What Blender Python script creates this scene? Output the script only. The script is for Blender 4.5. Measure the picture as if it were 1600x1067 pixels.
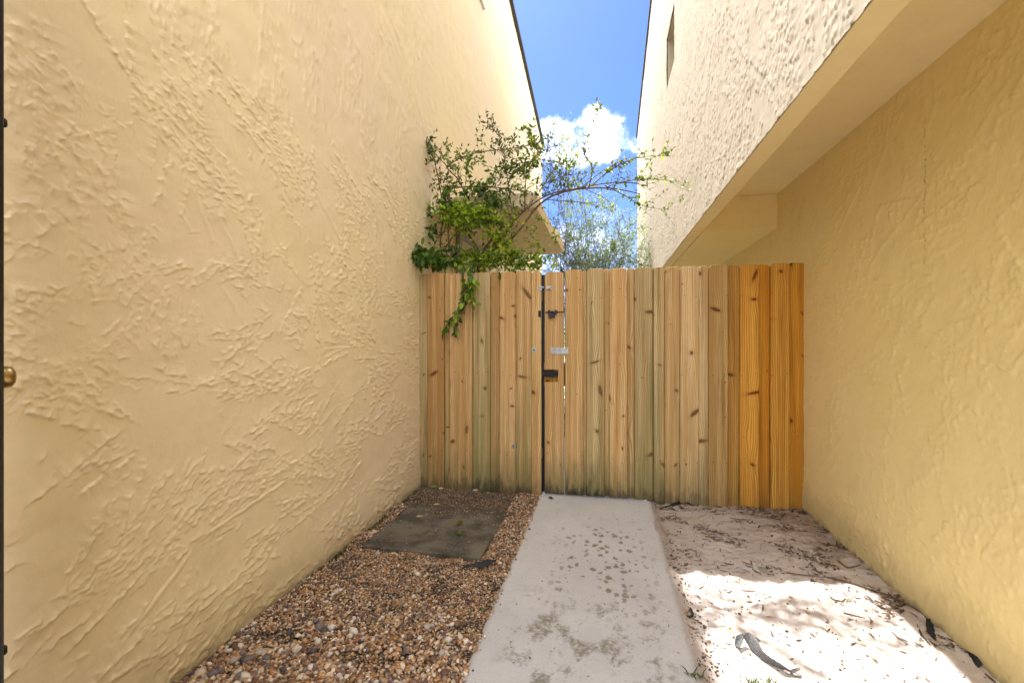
import bpy, math, random
import numpy as np
from mathutils import Vector

random.seed(7)
rng = np.random.default_rng(11)
R = math.radians

# ------------------------------------------------------------------ scene, camera, light
scene = bpy.context.scene
for o in list(bpy.data.objects):
    bpy.data.objects.remove(o)
COL = scene.collection
EYE = 1.27                      # camera height
YAW = R(11.4)
FPX = 729.0                     # focal length in pixels of the 1600 px photograph
cam_d = bpy.data.cameras.new('camera')
cam = bpy.data.objects.new('camera', cam_d)
COL.objects.link(cam)
cam.location = (0, 0, EYE)
cam.rotation_euler = (R(90), 0, YAW)
cam_d.sensor_width = 36
cam_d.lens = FPX / 1600 * 36
cam_d.shift_y = -4.5 / 1600
cam_d.clip_start = 0.02
cam_d.clip_end = 1500
scene.camera = cam

SUN_VEC = Vector((0.268, -0.60, -1.0)).normalized()     # the way the light travels
SUN_EL = math.asin(-SUN_VEC.z)
SUN_AZ = math.atan2(-SUN_VEC.x, -SUN_VEC.y)             # from +Y towards +X
sun_d = bpy.data.lights.new('sun', 'SUN')
sun_d.energy = 2.0
sun_d.angle = R(0.55)
sun_d.color = (1.0, 0.965, 0.92)
sun = bpy.data.objects.new('sun', sun_d)
COL.objects.link(sun)
sun.location = (-3, 6, 12)
sun.rotation_euler = SUN_VEC.to_track_quat('-Z', 'Y').to_euler()

scene.view_settings.view_transform = 'Standard'
scene.view_settings.look = 'None'
scene.view_settings.gamma = 1.0
scene.view_settings.use_curve_mapping = False
scene.view_settings.exposure = 2.47
scene.render.engine = 'CYCLES'
scene.cycles.max_bounces = 10
scene.cycles.diffuse_bounces = 7
scene.cycles.transparent_max_bounces = 8


class NT:
    """small helper round a node tree"""
    def __init__(s, tree):
        s.t = tree
        s.n = tree.nodes
        s.l = tree.links

    def put(s, sock, v):
        if isinstance(v, bpy.types.NodeSocket):
            s.l.new(v, sock)
        elif isinstance(v, (tuple, list)) and len(v) == 3 and sock.type == 'RGBA':
            sock.default_value = (*v, 1)
        else:
            sock.default_value = v

    def math(s, op, a, b=None, c=None, clamp=False):
        n = s.n.new('ShaderNodeMath'); n.operation = op; n.use_clamp = clamp
        s.put(n.inputs[0], a)
        if b is not None: s.put(n.inputs[1], b)
        if c is not None: s.put(n.inputs[2], c)
        return n.outputs[0]

    def vmath(s, op, a, b=None):
        n = s.n.new('ShaderNodeVectorMath'); n.operation = op
        s.put(n.inputs[0], a)
        if b is not None: s.put(n.inputs[1], b)
        return n.outputs['Value'] if op in ('LENGTH', 'DOT_PRODUCT', 'DISTANCE') else n.outputs[0]

    def sep(s, v):
        n = s.n.new('ShaderNodeSeparateXYZ'); s.put(n.inputs[0], v); return n.outputs

    def comb(s, x, y, z):
        n = s.n.new('ShaderNodeCombineXYZ')
        for i, v in enumerate((x, y, z)): s.put(n.inputs[i], v)
        return n.outputs[0]

    def noise(s, vec, scale=1.0, detail=4, rough=0.55, lac=2.0, dist=0.0, color=False):
        n = s.n.new('ShaderNodeTexNoise')
        s.put(n.inputs['Vector'], vec)
        n.inputs['Scale'].default_value = scale
        n.inputs['Detail'].default_value = detail
        n.inputs['Roughness'].default_value = rough
        n.inputs['Lacunarity'].default_value = lac
        n.inputs['Distortion'].default_value = dist
        return n.outputs[1] if color else n.outputs[0]

    def voro(s, vec, scale=1.0, feature='F1', dims='3D', out='Distance', rand=1.0):
        n = s.n.new('ShaderNodeTexVoronoi'); n.voronoi_dimensions = dims; n.feature = feature
        s.put(n.inputs['Vector'], vec)
        n.inputs['Scale'].default_value = scale
        n.inputs['Randomness'].default_value = rand
        return n.outputs[out]

    def step(s, x, a, b, lo=0.0, hi=1.0):
        n = s.n.new('ShaderNodeMapRange'); n.interpolation_type = 'SMOOTHSTEP'
        s.put(n.inputs[0], x)
        for i, v in zip((1, 2, 3, 4), (a, b, lo, hi)): s.put(n.inputs[i], v)
        return n.outputs[0]

    def mix(s, f, a, b, mode='MIX'):
        n = s.n.new('ShaderNodeMix'); n.data_type = 'RGBA'; n.blend_type = mode
        s.put(n.inputs[0], f); s.put(n.inputs[6], a); s.put(n.inputs[7], b)
        return n.outputs[2]

    def ramp(s, f, stops):
        n = s.n.new('ShaderNodeValToRGB'); s.put(n.inputs[0], f)
        cr = n.color_ramp
        while len(cr.elements) < len(stops): cr.elements.new(0.5)
        for e, (p, c) in zip(cr.elements, stops):
            e.position = p; e.color = (*c, 1)
        return n.outputs[0]

    def scale(s, v, k):
        return s.vmath('MULTIPLY', v, k)

    def bump(s, h, strength, dist, normal=None):
        n = s.n.new('ShaderNodeBump')
        n.inputs['Strength'].default_value = strength
        n.inputs['Distance'].default_value = dist
        s.put(n.inputs['Height'], h)
        if normal is not None: s.put(n.inputs['Normal'], normal)
        return n.outputs[0]


def mat(name, rough=0.8, spec=0.3, metal=0.0):
    m = bpy.data.materials.new(name); m.use_nodes = True
    t = NT(m.node_tree)
    b = m.node_tree.nodes['Principled BSDF']
    b.inputs['Roughness'].default_value = rough
    b.inputs['Specular IOR Level'].default_value = spec
    b.inputs['Metallic'].default_value = metal
    geo = t.n.new('ShaderNodeNewGeometry').outputs['Position']
    return m, t, b, geo


# ---- world: blue sky with cumulus, plus bright cloud added out of view as fill
world = bpy.data.worlds.new('World')
scene.world = world
world.use_nodes = True
w = NT(world.node_tree)
bg = world.node_tree.nodes['Background']
sky = w.n.new('ShaderNodeTexSky')
sky.sky_type = 'NISHITA'
sky.sun_disc = False
sky.sun_elevation = SUN_EL
sky.sun_rotation = SUN_AZ % (2 * math.pi)
sky.air_density = 1.0
sky.dust_density = 0.8
sky.ozone_density = 2.5
wd = w.n.new('ShaderNodeTexCoord').outputs['Generated']
dx, dy, dz = w.sep(wd)
zz = w.math('ADD', w.math('MAXIMUM', dz, 0.0), 0.12)
plane = w.comb(w.math('DIVIDE', dx, zz), w.math('DIVIDE', dy, zz), 0.0)
fb = w.noise(plane, 1.15, 9, 0.56)
cloud = w.step(fb, 0.42, 0.54)
yy = w.math('MAXIMUM', dy, 0.05)
az = w.math('DIVIDE', dx, yy)
el = w.math('DIVIDE', dz, yy)
rag = w.noise(wd, 13.0, 8, 0.6)


def world_blob(ca, ce, ra, re, k=1.0):
    da = w.math('DIVIDE', w.math('SUBTRACT', az, ca), ra)
    de = w.math('DIVIDE', w.math('SUBTRACT', el, ce), re)
    q = w.math('ADD', w.math('MULTIPLY', da, da), w.math('MULTIPLY', de, de))
    q = w.math('ADD', q, w.math('MULTIPLY', w.math('SUBTRACT', rag, 0.5), -5.0))
    return w.math('MULTIPLY', w.step(q, 1.35, 0.25), k)


front = w.step(dy, 0.3, 0.5)
view = w.math('MULTIPLY', w.step(w.math('ABSOLUTE', az), 0.75, 0.45), w.step(el, 1.2, 0.9))
view = w.math('MULTIPLY', view, front)
cloud = w.math('MULTIPLY', cloud, w.math('SUBTRACT', 1.0, view))  # this cloud stays in the unseen sky, added to brighten the shaded passage
placed = w.math('MAXIMUM', world_blob(-0.095, 0.425, 0.06, 0.055), world_blob(0.0, 0.43, 0.06, 0.062))
placed = w.math('MAXIMUM', placed, world_blob(-0.03, 0.395, 0.10, 0.032, 0.8))
placed = w.math('MAXIMUM', placed, world_blob(-0.01, 0.20, 0.2, 0.07, 0.42))
placed = w.math('MAXIMUM', placed, world_blob(0.35, 0.36, 0.12, 0.06))
placed = w.math('POWER', placed, 2.0)
placed = w.math('MULTIPLY', placed, w.math('MULTIPLY_ADD', w.step(w.noise(wd, 22.0, 6, 0.62), 0.42, 0.60), 0.85, 0.15))
placed = w.math('MULTIPLY', placed, front)
cloud = w.math('MAXIMUM', cloud, placed)
soft = w.noise(wd, 7.0, 5, 0.5)
shade = w.mix(w.step(soft, 0.35, 0.65), (20.0, 20.6, 21.8), (29.0, 29.5, 30.5))
w.put(bg.inputs['Color'], w.mix(cloud, w.mix(1.0, sky.outputs[0], (0.35, 0.475, 0.86), 'MULTIPLY'), shade))
bg.inputs['Strength'].default_value = 0.05

# ------------------------------------------------------------------ helpers


def ray(px, py):
    u = (px - 800) / FPX
    s, c = math.sin(YAW), math.cos(YAW)
    return (u * c - s, u * s + c, (529 - py) / FPX)


def at_y(px, py, Y):
    d = ray(px, py); t = Y / d[1]
    return Vector((d[0] * t, Y, EYE + d[2] * t))


def on_ground(px, py, z=0.0):
    d = ray(px, py); t = (z - EYE) / d[2]
    return Vector((d[0] * t, d[1] * t, z))


def tag(o, label=None, cat=None, group=None, kind=None):
    if label: o['label'] = label
    if cat: o['category'] = cat
    if group: o['group'] = group
    if kind: o['kind'] = kind
    return o


def empty(name, loc=(0, 0, 0), rz=0.0):
    o = bpy.data.objects.new(name, None)
    COL.objects.link(o)
    o.location = loc
    o.rotation_euler = (0, 0, rz)
    o.empty_display_size = 0.1
    return o


def link(name, me, m=None, parent=None, loc=None, rot=None):
    o = bpy.data.objects.new(name, me)
    COL.objects.link(o)
    if m is not None and len(me.materials) == 0: me.materials.append(m)
    if parent: o.parent = parent
    if loc is not None: o.location = loc
    if rot is not None: o.rotation_euler = rot
    return o


def np_mesh(name, verts, faces, smooth=True, vcol=None):
    """faces: (n,3) or (n,4) int array; vcol: per-vertex rgb"""
    me = bpy.data.meshes.new(name)
    verts = np.ascontiguousarray(verts, dtype=np.float32)
    faces = np.ascontiguousarray(faces, dtype=np.int32)
    n, k = faces.shape
    me.vertices.add(len(verts)); me.vertices.foreach_set('co', verts.ravel())
    me.loops.add(n * k); me.loops.foreach_set('vertex_index', faces.ravel())
    me.polygons.add(n)
    me.polygons.foreach_set('loop_start', np.arange(0, n * k, k, dtype=np.int32))
    if smooth: me.polygons.foreach_set('use_smooth', np.ones(n, dtype=bool))
    me.update(calc_edges=True)
    if vcol is not None:
        a = me.color_attributes.new('tint', 'FLOAT_COLOR', 'POINT')
        c = np.ones((len(verts), 4), np.float32); c[:, :3] = vcol
        a.data.foreach_set('color', c.ravel())
    me.validate()
    return me


class MB:
    def __init__(s):
        s.v = []; s.f = []

    def box(s, lo, hi):
        b = len(s.v)
        (x0, y0, z0), (x1, y1, z1) = lo, hi
        s.v += [(x0, y0, z0), (x1, y0, z0), (x1, y1, z0), (x0, y1, z0),
                (x0, y0, z1), (x1, y0, z1), (x1, y1, z1), (x0, y1, z1)]
        s.f += [(b, b+3, b+2, b+1), (b+4, b+5, b+6, b+7), (b, b+1, b+5, b+4),
                (b+1, b+2, b+6, b+5), (b+2, b+3, b+7, b+6), (b+3, b, b+4, b+7)]
        return s

    def prism(s, pts, d0, d1, axis='y'):
        """polygon pts (a,b) extruded from d0 to d1 along axis"""
        n = len(pts); b = len(s.v)
        for d in (d0, d1):
            for p, q in pts:
                s.v.append({'y': (p, d, q), 'x': (d, p, q), 'z': (p, q, d)}[axis])
        s.f.append(tuple(range(b, b + n)))
        s.f.append(tuple(range(b + 2*n - 1, b + n - 1, -1)))
        for i in range(n):
            j = (i + 1) % n
            s.f.append((b + i, b + n + i, b + n + j, b + j))
        return s

    def tube(s, pts, radii, seg=6):
        pts = [Vector(p) for p in pts]
        b = len(s.v); n = len(pts)
        prev = None
        for i, p in enumerate(pts):
            t = (pts[min(i+1, n-1)] - pts[max(i-1, 0)])
            t = t.normalized() if t.length > 1e-9 else Vector((0, 0, 1))
            if prev is None:
                a = t.orthogonal().normalized()
            else:
                a = (prev - t * prev.dot(t))
                a = a.normalized() if a.length > 1e-6 else t.orthogonal().normalized()
            prev = a
            c = t.cross(a)
            r = radii[i] if hasattr(radii, '__len__') else radii
            for k in range(seg):
                an = 2 * math.pi * k / seg
                q = p + (a * math.cos(an) + c * math.sin(an)) * r
                s.v.append(tuple(q))
        for i in range(n - 1):
            for k in range(seg):
                k2 = (k + 1) % seg
                s.f.append((b + i*seg + k, b + i*seg + k2, b + (i+1)*seg + k2, b + (i+1)*seg + k))
        s.f.append(tuple(b + k for k in range(seg))[::-1])
        s.f.append(tuple(b + (n-1)*seg + k for k in range(seg)))
        return s

    def lathe(s, prof, seg=24, origin=(0, 0, 0), axis=(0, 0, 1)):
        q = Vector((0, 0, 1)).rotation_difference(Vector(axis).normalized())
        b = len(s.v); o = Vector(origin)
        for r, h in prof:
            for k in range(seg):
                an = 2 * math.pi * k / seg
                s.v.append(tuple(o + q @ Vector((r*math.cos(an), r*math.sin(an), h))))
        for i in range(len(prof) - 1):
            for k in range(seg):
                k2 = (k+1) % seg
                s.f.append((b+i*seg+k, b+i*seg+k2, b+(i+1)*seg+k2, b+(i+1)*seg+k))
        s.f.append(tuple(b + k for k in range(seg))[::-1])
        s.f.append(tuple(b + (len(prof)-1)*seg + k for k in range(seg)))
        return s

    def build(s, name, m, parent=None, smooth=False, bevel=0.0, loc=None, rot=None):
        me = bpy.data.meshes.new(name)
        me.from_pydata(s.v, [], s.f)
        me.update()
        if smooth:
            me.polygons.foreach_set('use_smooth', [True] * len(me.polygons))
        o = link(name, me, m, parent, loc, rot)
        if bevel:
            md = o.modifiers.new('bevel', 'BEVEL'); md.width = bevel; md.segments = 2
            md.limit_method = 'ANGLE'
        return o


# ---- filtered noise fields (periodic) for relief
def field(seed, n, res, across, along, angle=0.0):
    """band-passed noise, wavelengths (m) across / along a direction; unit variance"""
    r = np.random.default_rng(seed)
    F = np.fft.rfft2(r.standard_normal((n, n)))
    ky = np.fft.fftfreq(n, res)[:, None]
    kx = np.fft.rfftfreq(n, res)[None, :]
    ca, sa = math.cos(angle), math.sin(angle)
    kl = kx * ca + ky * sa
    kc = -kx * sa + ky * ca
    q = np.sqrt((kl * along) ** 2 + (kc * across) ** 2)
    F *= np.exp(-((q - 1.0) ** 2) / (2 * 0.42 ** 2)) + 0.25 * np.exp(-((q - 2.4) ** 2) / (2 * 0.9 ** 2))
    out = np.fft.irfft2(F, s=(n, n))
    return (out - out.mean()) / out.std()


def sstep(x, a, b):
    t = np.clip((x - a) / (b - a), 0, 1)
    return t * t * (3 - 2 * t)


def sample(H, res, x, y):
    n = H.shape[0]
    fx = (x / res) % n; fy = (y / res) % n
    x0 = np.floor(fx).astype(int) % n; y0 = np.floor(fy).astype(int) % n
    tx = fx - np.floor(fx); ty = fy - np.floor(fy)
    x1 = (x0 + 1) % n; y1 = (y0 + 1) % n
    return (H[y0, x0]*(1-tx)*(1-ty) + H[y0, x1]*tx*(1-ty) + H[y1, x0]*(1-tx)*ty + H[y1, x1]*tx*ty)


def stucco(seed, angle, spread=0.3, n_long=900, n_small=3000, ridges=50, res=0.0035, n=1700, amp=0.0050, clump=1.1, ridge_angle=None,
           lengths=(0.06, 0.45), one_side=0.8, wiggle=1.0, small_spread=0.7):
    """hand-trowelled skip texture: flat coat with separate ragged ledges (steep on one side, fading on the
    other), knots of short crumbs between them and a few long straight trowel ridges (height in m)"""
    r = np.random.default_rng(seed)
    H = np.zeros((n, n), np.float32)
    mask = field(seed + 5, n, res, 0.55, 0.8, angle)
    mask2 = field(seed + 6, n, res, 0.30, 0.45, angle)
    turn = field(seed + 7, n, res, 0.9, 1.2)

    def stamp(cx, cy, L, a, h, dec, w_, rag, sharp):
        half = int((L / 2 + 0.05) / res) + 1
        ix, iy = int(cx / res), int(cy / res)
        ys = np.arange(iy - half, iy + half) % n; xs = np.arange(ix - half, ix + half) % n
        gx = (np.arange(-half, half) * res)[None, :]; gy = (np.arange(-half, half) * res)[:, None]
        ca, sa = math.cos(a), math.sin(a)
        lx = gx * ca + gy * sa; ly = -gx * sa + gy * ca
        # wandering ragged centre line and intermittent height, tabulated along the stroke
        m = max(8, int(L / 0.004))
        tt = np.linspace(-L/2 - 0.05, L/2 + 0.05, m)
        c = np.zeros(m); hh = np.ones(m) * 0.62
        for wl, am in ((0.22, 0.35 * w_), (0.09, 0.40 * w_), (0.035, 0.30 * w_), (0.014, rag)):
            c += am * np.sin(tt * 6.283 / (wl * r.uniform(0.7, 1.4)) + r.uniform(0, 6.28)) * np.sin(tt * 6.283 / (wl * 2.3 * r.uniform(0.7, 1.4)) + r.uniform(0, 6.28))
        for wl, am in ((0.11, 0.40), (0.04, 0.40), (0.016, 0.25)):
            hh += am * np.sin(tt * 6.283 / (wl * r.uniform(0.7, 1.4)) + r.uniform(0, 6.28))
        hh = np.clip(hh, 0, 1.25) * sstep(L/2 - np.abs(tt), 0, min(0.06, L * 0.3))
        flat = np.clip(((lx - tt[0]) / (tt[1] - tt[0])), 0, m - 1.001)
        i0 = flat.astype(int); fr = flat - i0
        p = ly - (c[i0] * (1 - fr) + c[i0 + 1] * fr)
        hv = hh[i0] * (1 - fr) + hh[i0 + 1] * fr
        e = sstep(p, -sharp, sharp) * (0.5 * np.exp(-np.clip(p, 0, None) / (dec * 0.25)) + 0.5 * np.exp(-np.clip(p, 0, None) / dec))
        sub = np.ix_(ys, xs)
        H[sub] = np.maximum(H[sub], (h * e * hv).astype(np.float32))

    def where():
        for _ in range(40):
            q = r.uniform(0, n, 2).astype(int)
            if r.random() < sstep(mask[q[1] % n, q[0] % n] + 0.5 * mask2[q[1] % n, q[0] % n], -0.5, clump): break
        return q[0], q[1]
    for _ in range(n_long):
        x, y = where()
        a = angle + spread * r.normal() + 0.35 * turn[y, x]
        if r.random() > one_side: a += math.pi
        L = lengths[0] + (lengths[1] - lengths[0]) * r.random() ** 2.2
        stamp(x*res, y*res, L, a, amp * r.uniform(0.55, 1.15), r.uniform(0.008, 0.034), r.uniform(0.006, 0.018) * wiggle, 0.0024 * wiggle, 0.0015)
    for _ in range(n_small):
        x, y = where()
        L = r.uniform(0.015, 0.06)
        stamp(x*res, y*res, L, angle + small_spread * r.normal() + (0 if r.random() < one_side else math.pi), amp * r.uniform(0.35, 0.95), r.uniform(0.004, 0.011), 0.007, 0.0022, 0.0012)
    for _ in range(ridges):
        L = r.uniform(0.15, 0.65); a = (ridge_angle if ridge_angle is not None else angle) + 0.25 * r.normal()
        cx, cy = r.uniform(0, n*res, 2)
        half = int((L / 2 + 0.05) / res)
        ix, iy = int(cx / res), int(cy / res)
        ys = np.arange(iy - half, iy + half) % n; xs = np.arange(ix - half, ix + half) % n
        gx = (np.arange(-half, half) * res)[None, :]; gy = (np.arange(-half, half) * res)[:, None]
        lx = gx * math.cos(a) + gy * math.sin(a); ly = -gx * math.sin(a) + gy * math.cos(a)
        p = ly + r.uniform(-0.25, 0.25) * lx * lx + 0.002 * np.sin(lx * r.uniform(30, 70) + r.uniform(0, 6))
        ridge = np.where(p > 0, np.exp(-(p / 0.004) ** 2), np.exp(-(p / 0.013) ** 2)) * sstep(L / 2 - np.abs(lx), 0, 0.10)
        sub = np.ix_(ys, xs)
        H[sub] = np.maximum(H[sub], (ridge * amp * r.uniform(0.25, 0.60)).astype(np.float32))
    H += (field(seed + 70, n, res, 0.35, 0.5) * 0.0007).astype(np.float32)
    H += (field(seed + 71, n, res, 0.09, 0.14, angle) * 0.00016).astype(np.float32)
    return H


RES = 0.0035


def progressive(lo, hi, k, dmin, snaps=()):
    out = [lo]
    while out[-1] < hi:
        out.append(out[-1] + max(dmin, k * abs(out[-1])))
    a = np.array(out); a *= 1.0
    a[-1] = hi
    for s_ in snaps:
        a[np.argmin(abs(a - s_))] = s_
    return a


def wall_sheet(name, X, side, ys, zs, H, amp, top=None, holes=(), parent=None, m=None, ragged=False, base_lump=False):
    """relief wall in the plane x = X, facing side (+1 / -1)"""
    Yg, Zg = np.meshgrid(ys, zs)
    h = sample(H, RES, Yg, Zg)
    # calm the relief at the borders a little and where it meets the openings
    if base_lump:
        lump = np.exp(-(Zg / 0.16) ** 2)
        h = h + lump * (0.012 + 0.006 * sample(np.roll(H, 400, 0) / 0.004, RES, Yg, Zg * 0.6))
    if top is not None:
        zt = top(Yg)
        Zg = Zg / zs[-1] * zt * 1.0 if False else np.minimum(Zg, zt)
    if ragged:
        Zg = Zg.copy()
        Zg[0] += sample(H, RES, Yg[0] * 1.0, Zg[0] + 1.7) * 1.0 - 0.001
    P = np.stack([X + side * h * amp, Yg, Zg], -1).reshape(-1, 3)
    nz, ny = Yg.shape
    idx = np.arange(nz * ny).reshape(nz, ny)
    a, b, c, d = idx[:-1, :-1], idx[:-1, 1:], idx[1:, 1:], idx[1:, :-1]
    keep = np.ones(a.shape, bool)
    zc = (Zg[:-1, :-1] + Zg[1:, :-1]) / 2
    yc = (Yg[:-1, :-1] + Yg[:-1, 1:]) / 2
    zs_c = (zs[:-1, None] + zs[1:, None]) / 2
    if top is not None:
        keep &= (Zg[1:, :-1] - Zg[:-1, :-1] > 1e-5) | (Zg[1:, 1:] - Zg[:-1, 1:] > 1e-5)
    for (y0, y1, z0, z1) in holes:
        keep &= ~((yc > y0) & (yc < y1) & (zs_c > z0) & (zs_c < z1))
    q = np.stack([a, b, c, d], -1) if side > 0 else np.stack([a, d, c, b], -1)
    return link(name, np_mesh(name, P, q[keep], False), m, parent)


# ------------------------------------------------------------------ materials
def stucco_mat(name, base, tint2, dirt=(0.30, 0.24, 0.13), base_dirt=0.5, grain=0.5):
    m, t, b, P = mat(name, 0.75, 0.25)
    n1 = t.noise(P, 0.8, 3, 0.5)
    c = t.mix(t.step(n1, 0.3, 0.7), base, tint2)
    n2 = t.noise(P, 9.0, 6, 0.65)
    c = t.mix(t.step(n2, 0.42, 0.78, 0.0, 0.32), c, tuple(x * 0.82 for x in base))
    n4 = t.noise(t.scale(P, (1.0, 1.0, 0.25)), 3.2, 5, 0.6)
    c = t.mix(t.step(n4, 0.52, 0.72, 0.0, 0.16), c, tuple(x * 0.80 for x in tint2))
    z = t.sep(P)[2]
    zn = t.math('ADD', z, t.math('MULTIPLY', t.math('SUBTRACT', t.noise(P, 6.0, 5, 0.65), 0.5), 0.30))
    c = t.mix(t.step(zn, 0.30, 0.02, 0.0, base_dirt), c, dirt)
    zn2 = t.math('ADD', z, t.math('MULTIPLY', t.math('SUBTRACT', t.noise(P, 14.0, 5, 0.7), 0.5), 0.12))
    c = t.mix(t.step(zn2, 0.045, 0.0, 0.0, base_dirt), c, (0.09, 0.075, 0.05))
    t.put(b.inputs['Base Color'], c)
    g1 = t.noise(P, 160.0, 3, 0.6)
    g2 = t.noise(t.scale(P, (1, 1, 0.6)), 70.0, 4, 0.6)
    h = t.math('ADD', t.math('MULTIPLY', g1, 0.35), g2)
    t.put(b.inputs['Normal'], t.bump(h, grain, 0.0020))
    return m


M = {}
M['stucco_left'] = stucco_mat('painted_stucco_left', (0.745, 0.625, 0.38), (0.745, 0.61, 0.425), base_dirt=0.35)
def add_crack(m, y0, z0, z1):
    t = NT(m.node_tree); b = m.node_tree.nodes['Principled BSDF']
    P = t.n.new('ShaderNodeNewGeometry').outputs['Position']
    x, y, z = t.sep(P)
    yy_c = t.math('ADD', t.math('SUBTRACT', y, y0), t.math('MULTIPLY', t.math('SUBTRACT', t.noise(P, 14.0, 6, 0.75), 0.5), 0.07))
    lin = t.step(t.math('ABSOLUTE', yy_c), 0.0045, 0.0015)
    brk = t.step(t.noise(P, 75.0, 3, 0.6), 0.46, 0.60)
    ext = t.math('MULTIPLY', t.step(z, z0, z0 + 0.05), t.step(z, z1, z1 - 0.05))
    f = t.math('MULTIPLY', t.math('MULTIPLY', lin, brk), t.math('MULTIPLY', ext, 0.6))
    old = b.inputs['Base Color'].links[0].from_socket
    t.put(b.inputs['Base Color'], t.mix(f, old, (0.10, 0.06, 0.025)))


M['stucco_right'] = stucco_mat('painted_stucco_right', (0.79, 0.645, 0.30), (0.79, 0.65, 0.335), base_dirt=0.5)
add_crack(M['stucco_right'], 2.466, 1.58, 2.30)
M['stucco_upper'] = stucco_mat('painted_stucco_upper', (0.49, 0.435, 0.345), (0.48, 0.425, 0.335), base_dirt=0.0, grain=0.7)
M['soffit'] = stucco_mat('painted_soffit', (0.80, 0.67, 0.37), (0.79, 0.66, 0.36), base_dirt=0.0, grain=0.35)


def wood_mat(name):
    m, t, b, P = mat(name, 0.78, 0.2)
    tc = t.n.new('ShaderNodeTexCoord').outputs['Object']
    oi = t.n.new('ShaderNodeObjectInfo')
    rnd = oi.outputs['Random']
    x, y, z = t.sep(tc)
    px_, py_, pz_ = t.sep(P)

    def oattr(n):
        a = t.n.new('ShaderNodeAttribute'); a.attribute_type = 'OBJECT'; a.attribute_name = n
        return a.outputs['Fac']
    rx = t.math('ADD', x, t.math('MULTIPLY', rnd, 37.0))
    rz = t.math('ADD', z, t.math('MULTIPLY', rnd, 91.0))
    SX, SZ = 7.0, 2.6
    v2 = t.comb(t.math('MULTIPLY', rx, SX), t.math('MULTIPLY', rz, SZ), 0.0)
    pos = t.voro(v2, 1.0, dims='2D', out='Position', rand=0.9)
    vcol = t.voro(v2, 1.0, dims='2D', out='Color', rand=0.9)
    dlt = t.scale(t.vmath('SUBTRACT', v2, pos), (1 / SX, 1 / SZ, 0))
    d3 = t.sep(dlt)
    ka = t.math('MULTIPLY', t.sep(vcol)[1], 3.14)
    kc_, ks_ = t.math('COSINE', ka), t.math('SINE', ka)
    ku = t.math('ADD', t.math('MULTIPLY', d3[0], kc_), t.math('MULTIPLY', d3[1], ks_))
    kv = t.math('SUBTRACT', t.math('MULTIPLY', d3[1], kc_), t.math('MULTIPLY', d3[0], ks_))
    kd = t.vmath('LENGTH', t.comb(t.math('MULTIPLY', ku, t.math('MULTIPLY_ADD', t.sep(vcol)[2], 0.75, 0.18)), kv, 0.0))
    kd_w = t.math('ADD', kd, t.math('MULTIPLY', t.math('SUBTRACT', t.noise(tc, 60.0, 3), 0.5), 0.012))
    krad = t.math('MULTIPLY_ADD', t.sep(vcol)[0], 0.0155, -0.0015)
    knot = t.step(t.math('SUBTRACT', kd_w, krad), 0.004, -0.003)
    # grain wraps round the knots
    kx = t.math('MULTIPLY', d3[0], 26.0); kz = t.math('MULTIPLY', d3[1], 9.0)
    kk = t.math('EXPONENT', t.math('MULTIPLY', t.math('ADD', t.math('MULTIPLY', kx, kx), t.math('MULTIPLY', kz, kz)), -1.0))
    low = t.noise(t.comb(t.math('MULTIPLY', rx, 5.0), t.math('MULTIPLY', rz, 0.9), 0.0), 1.0, 3, 0.5)
    low2 = t.noise(t.comb(t.math('MULTIPLY', rx, 16.0), t.math('MULTIPLY', rz, 2.2), 3.0), 1.0, 2, 0.5)
    ph = t.math('MULTIPLY', rx, t.math('MULTIPLY_ADD', rnd, 40.0, 55.0))
    ph = t.math('ADD', ph, t.math('MULTIPLY', low, 3.2))
    ph = t.math('ADD', ph, t.math('MULTIPLY', low2, 0.35))
    ph = t.math('ADD', ph, t.math('MULTIPLY', kk, 1.4))
    ring = t.math('MULTIPLY_ADD', t.math('SINE', t.math('MULTIPLY', ph, 6.283)), 0.5, 0.5)
    ring = t.math('POWER', ring, 1.6)
    fine = t.noise(t.comb(t.math('MULTIPLY', rx, 420.0), t.math('MULTIPLY', rz, 9.0), 0.0), 1.0, 4, 0.6)
    base = oi.outputs['Color']
    late = t.mix(1.0, base, (0.56, 0.40, 0.26), 'MULTIPLY')
    wide = t.noise(t.comb(t.math('MULTIPLY', rx, 24.0), t.math('MULTIPLY', rz, 0.55), 11.0), 1.0, 3, 0.55)
    base2 = t.mix(t.step(wide, 0.36, 0.62), t.mix(1.0, base, (1.12, 1.12, 1.04), 'MULTIPLY'), t.mix(1.0, base, (0.80, 0.66, 0.46), 'MULTIPLY'))
    rc = t.math('MULTIPLY', ring, t.math('MULTIPLY_ADD', t.noise(t.comb(t.math('MULTIPLY', rx, 12.0), t.math('MULTIPLY', rz, 1.5), 5.0), 1.0, 2), 0.9, 0.3))
    c = t.mix(rc, base2, late)
    c = t.mix(t.step(fine, 0.35, 0.72, 0.0, 0.45), c, t.mix(1.0, base, (0.55, 0.49, 0.38), 'MULTIPLY'))
    blot = t.noise(t.comb(t.math('MULTIPLY', rx, 9.0), t.math('MULTIPLY', rz, 1.6), 7.0), 1.0, 4, 0.6)
    c = t.mix(t.step(blot, 0.45, 0.75, 0.0, 0.35), c, t.mix(1.0, base, (0.72, 0.64, 0.46), 'MULTIPLY'))
    halo = t.step(t.math('SUBTRACT', kd_w, krad), 0.022, 0.0, 0.0, 0.45)
    halo = t.math('MULTIPLY', halo, t.step(krad, 0.004, 0.010))
    c = t.mix(halo, c, t.mix(1.0, base, (0.50, 0.34, 0.22), 'MULTIPLY'))
    c = t.mix(t.math('MULTIPLY', knot, 0.92), c, t.mix(1.0, base, (0.20, 0.10, 0.06), 'MULTIPLY'))
    # weather: grey-green algae in streaks
    g = oattr('green')
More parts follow.
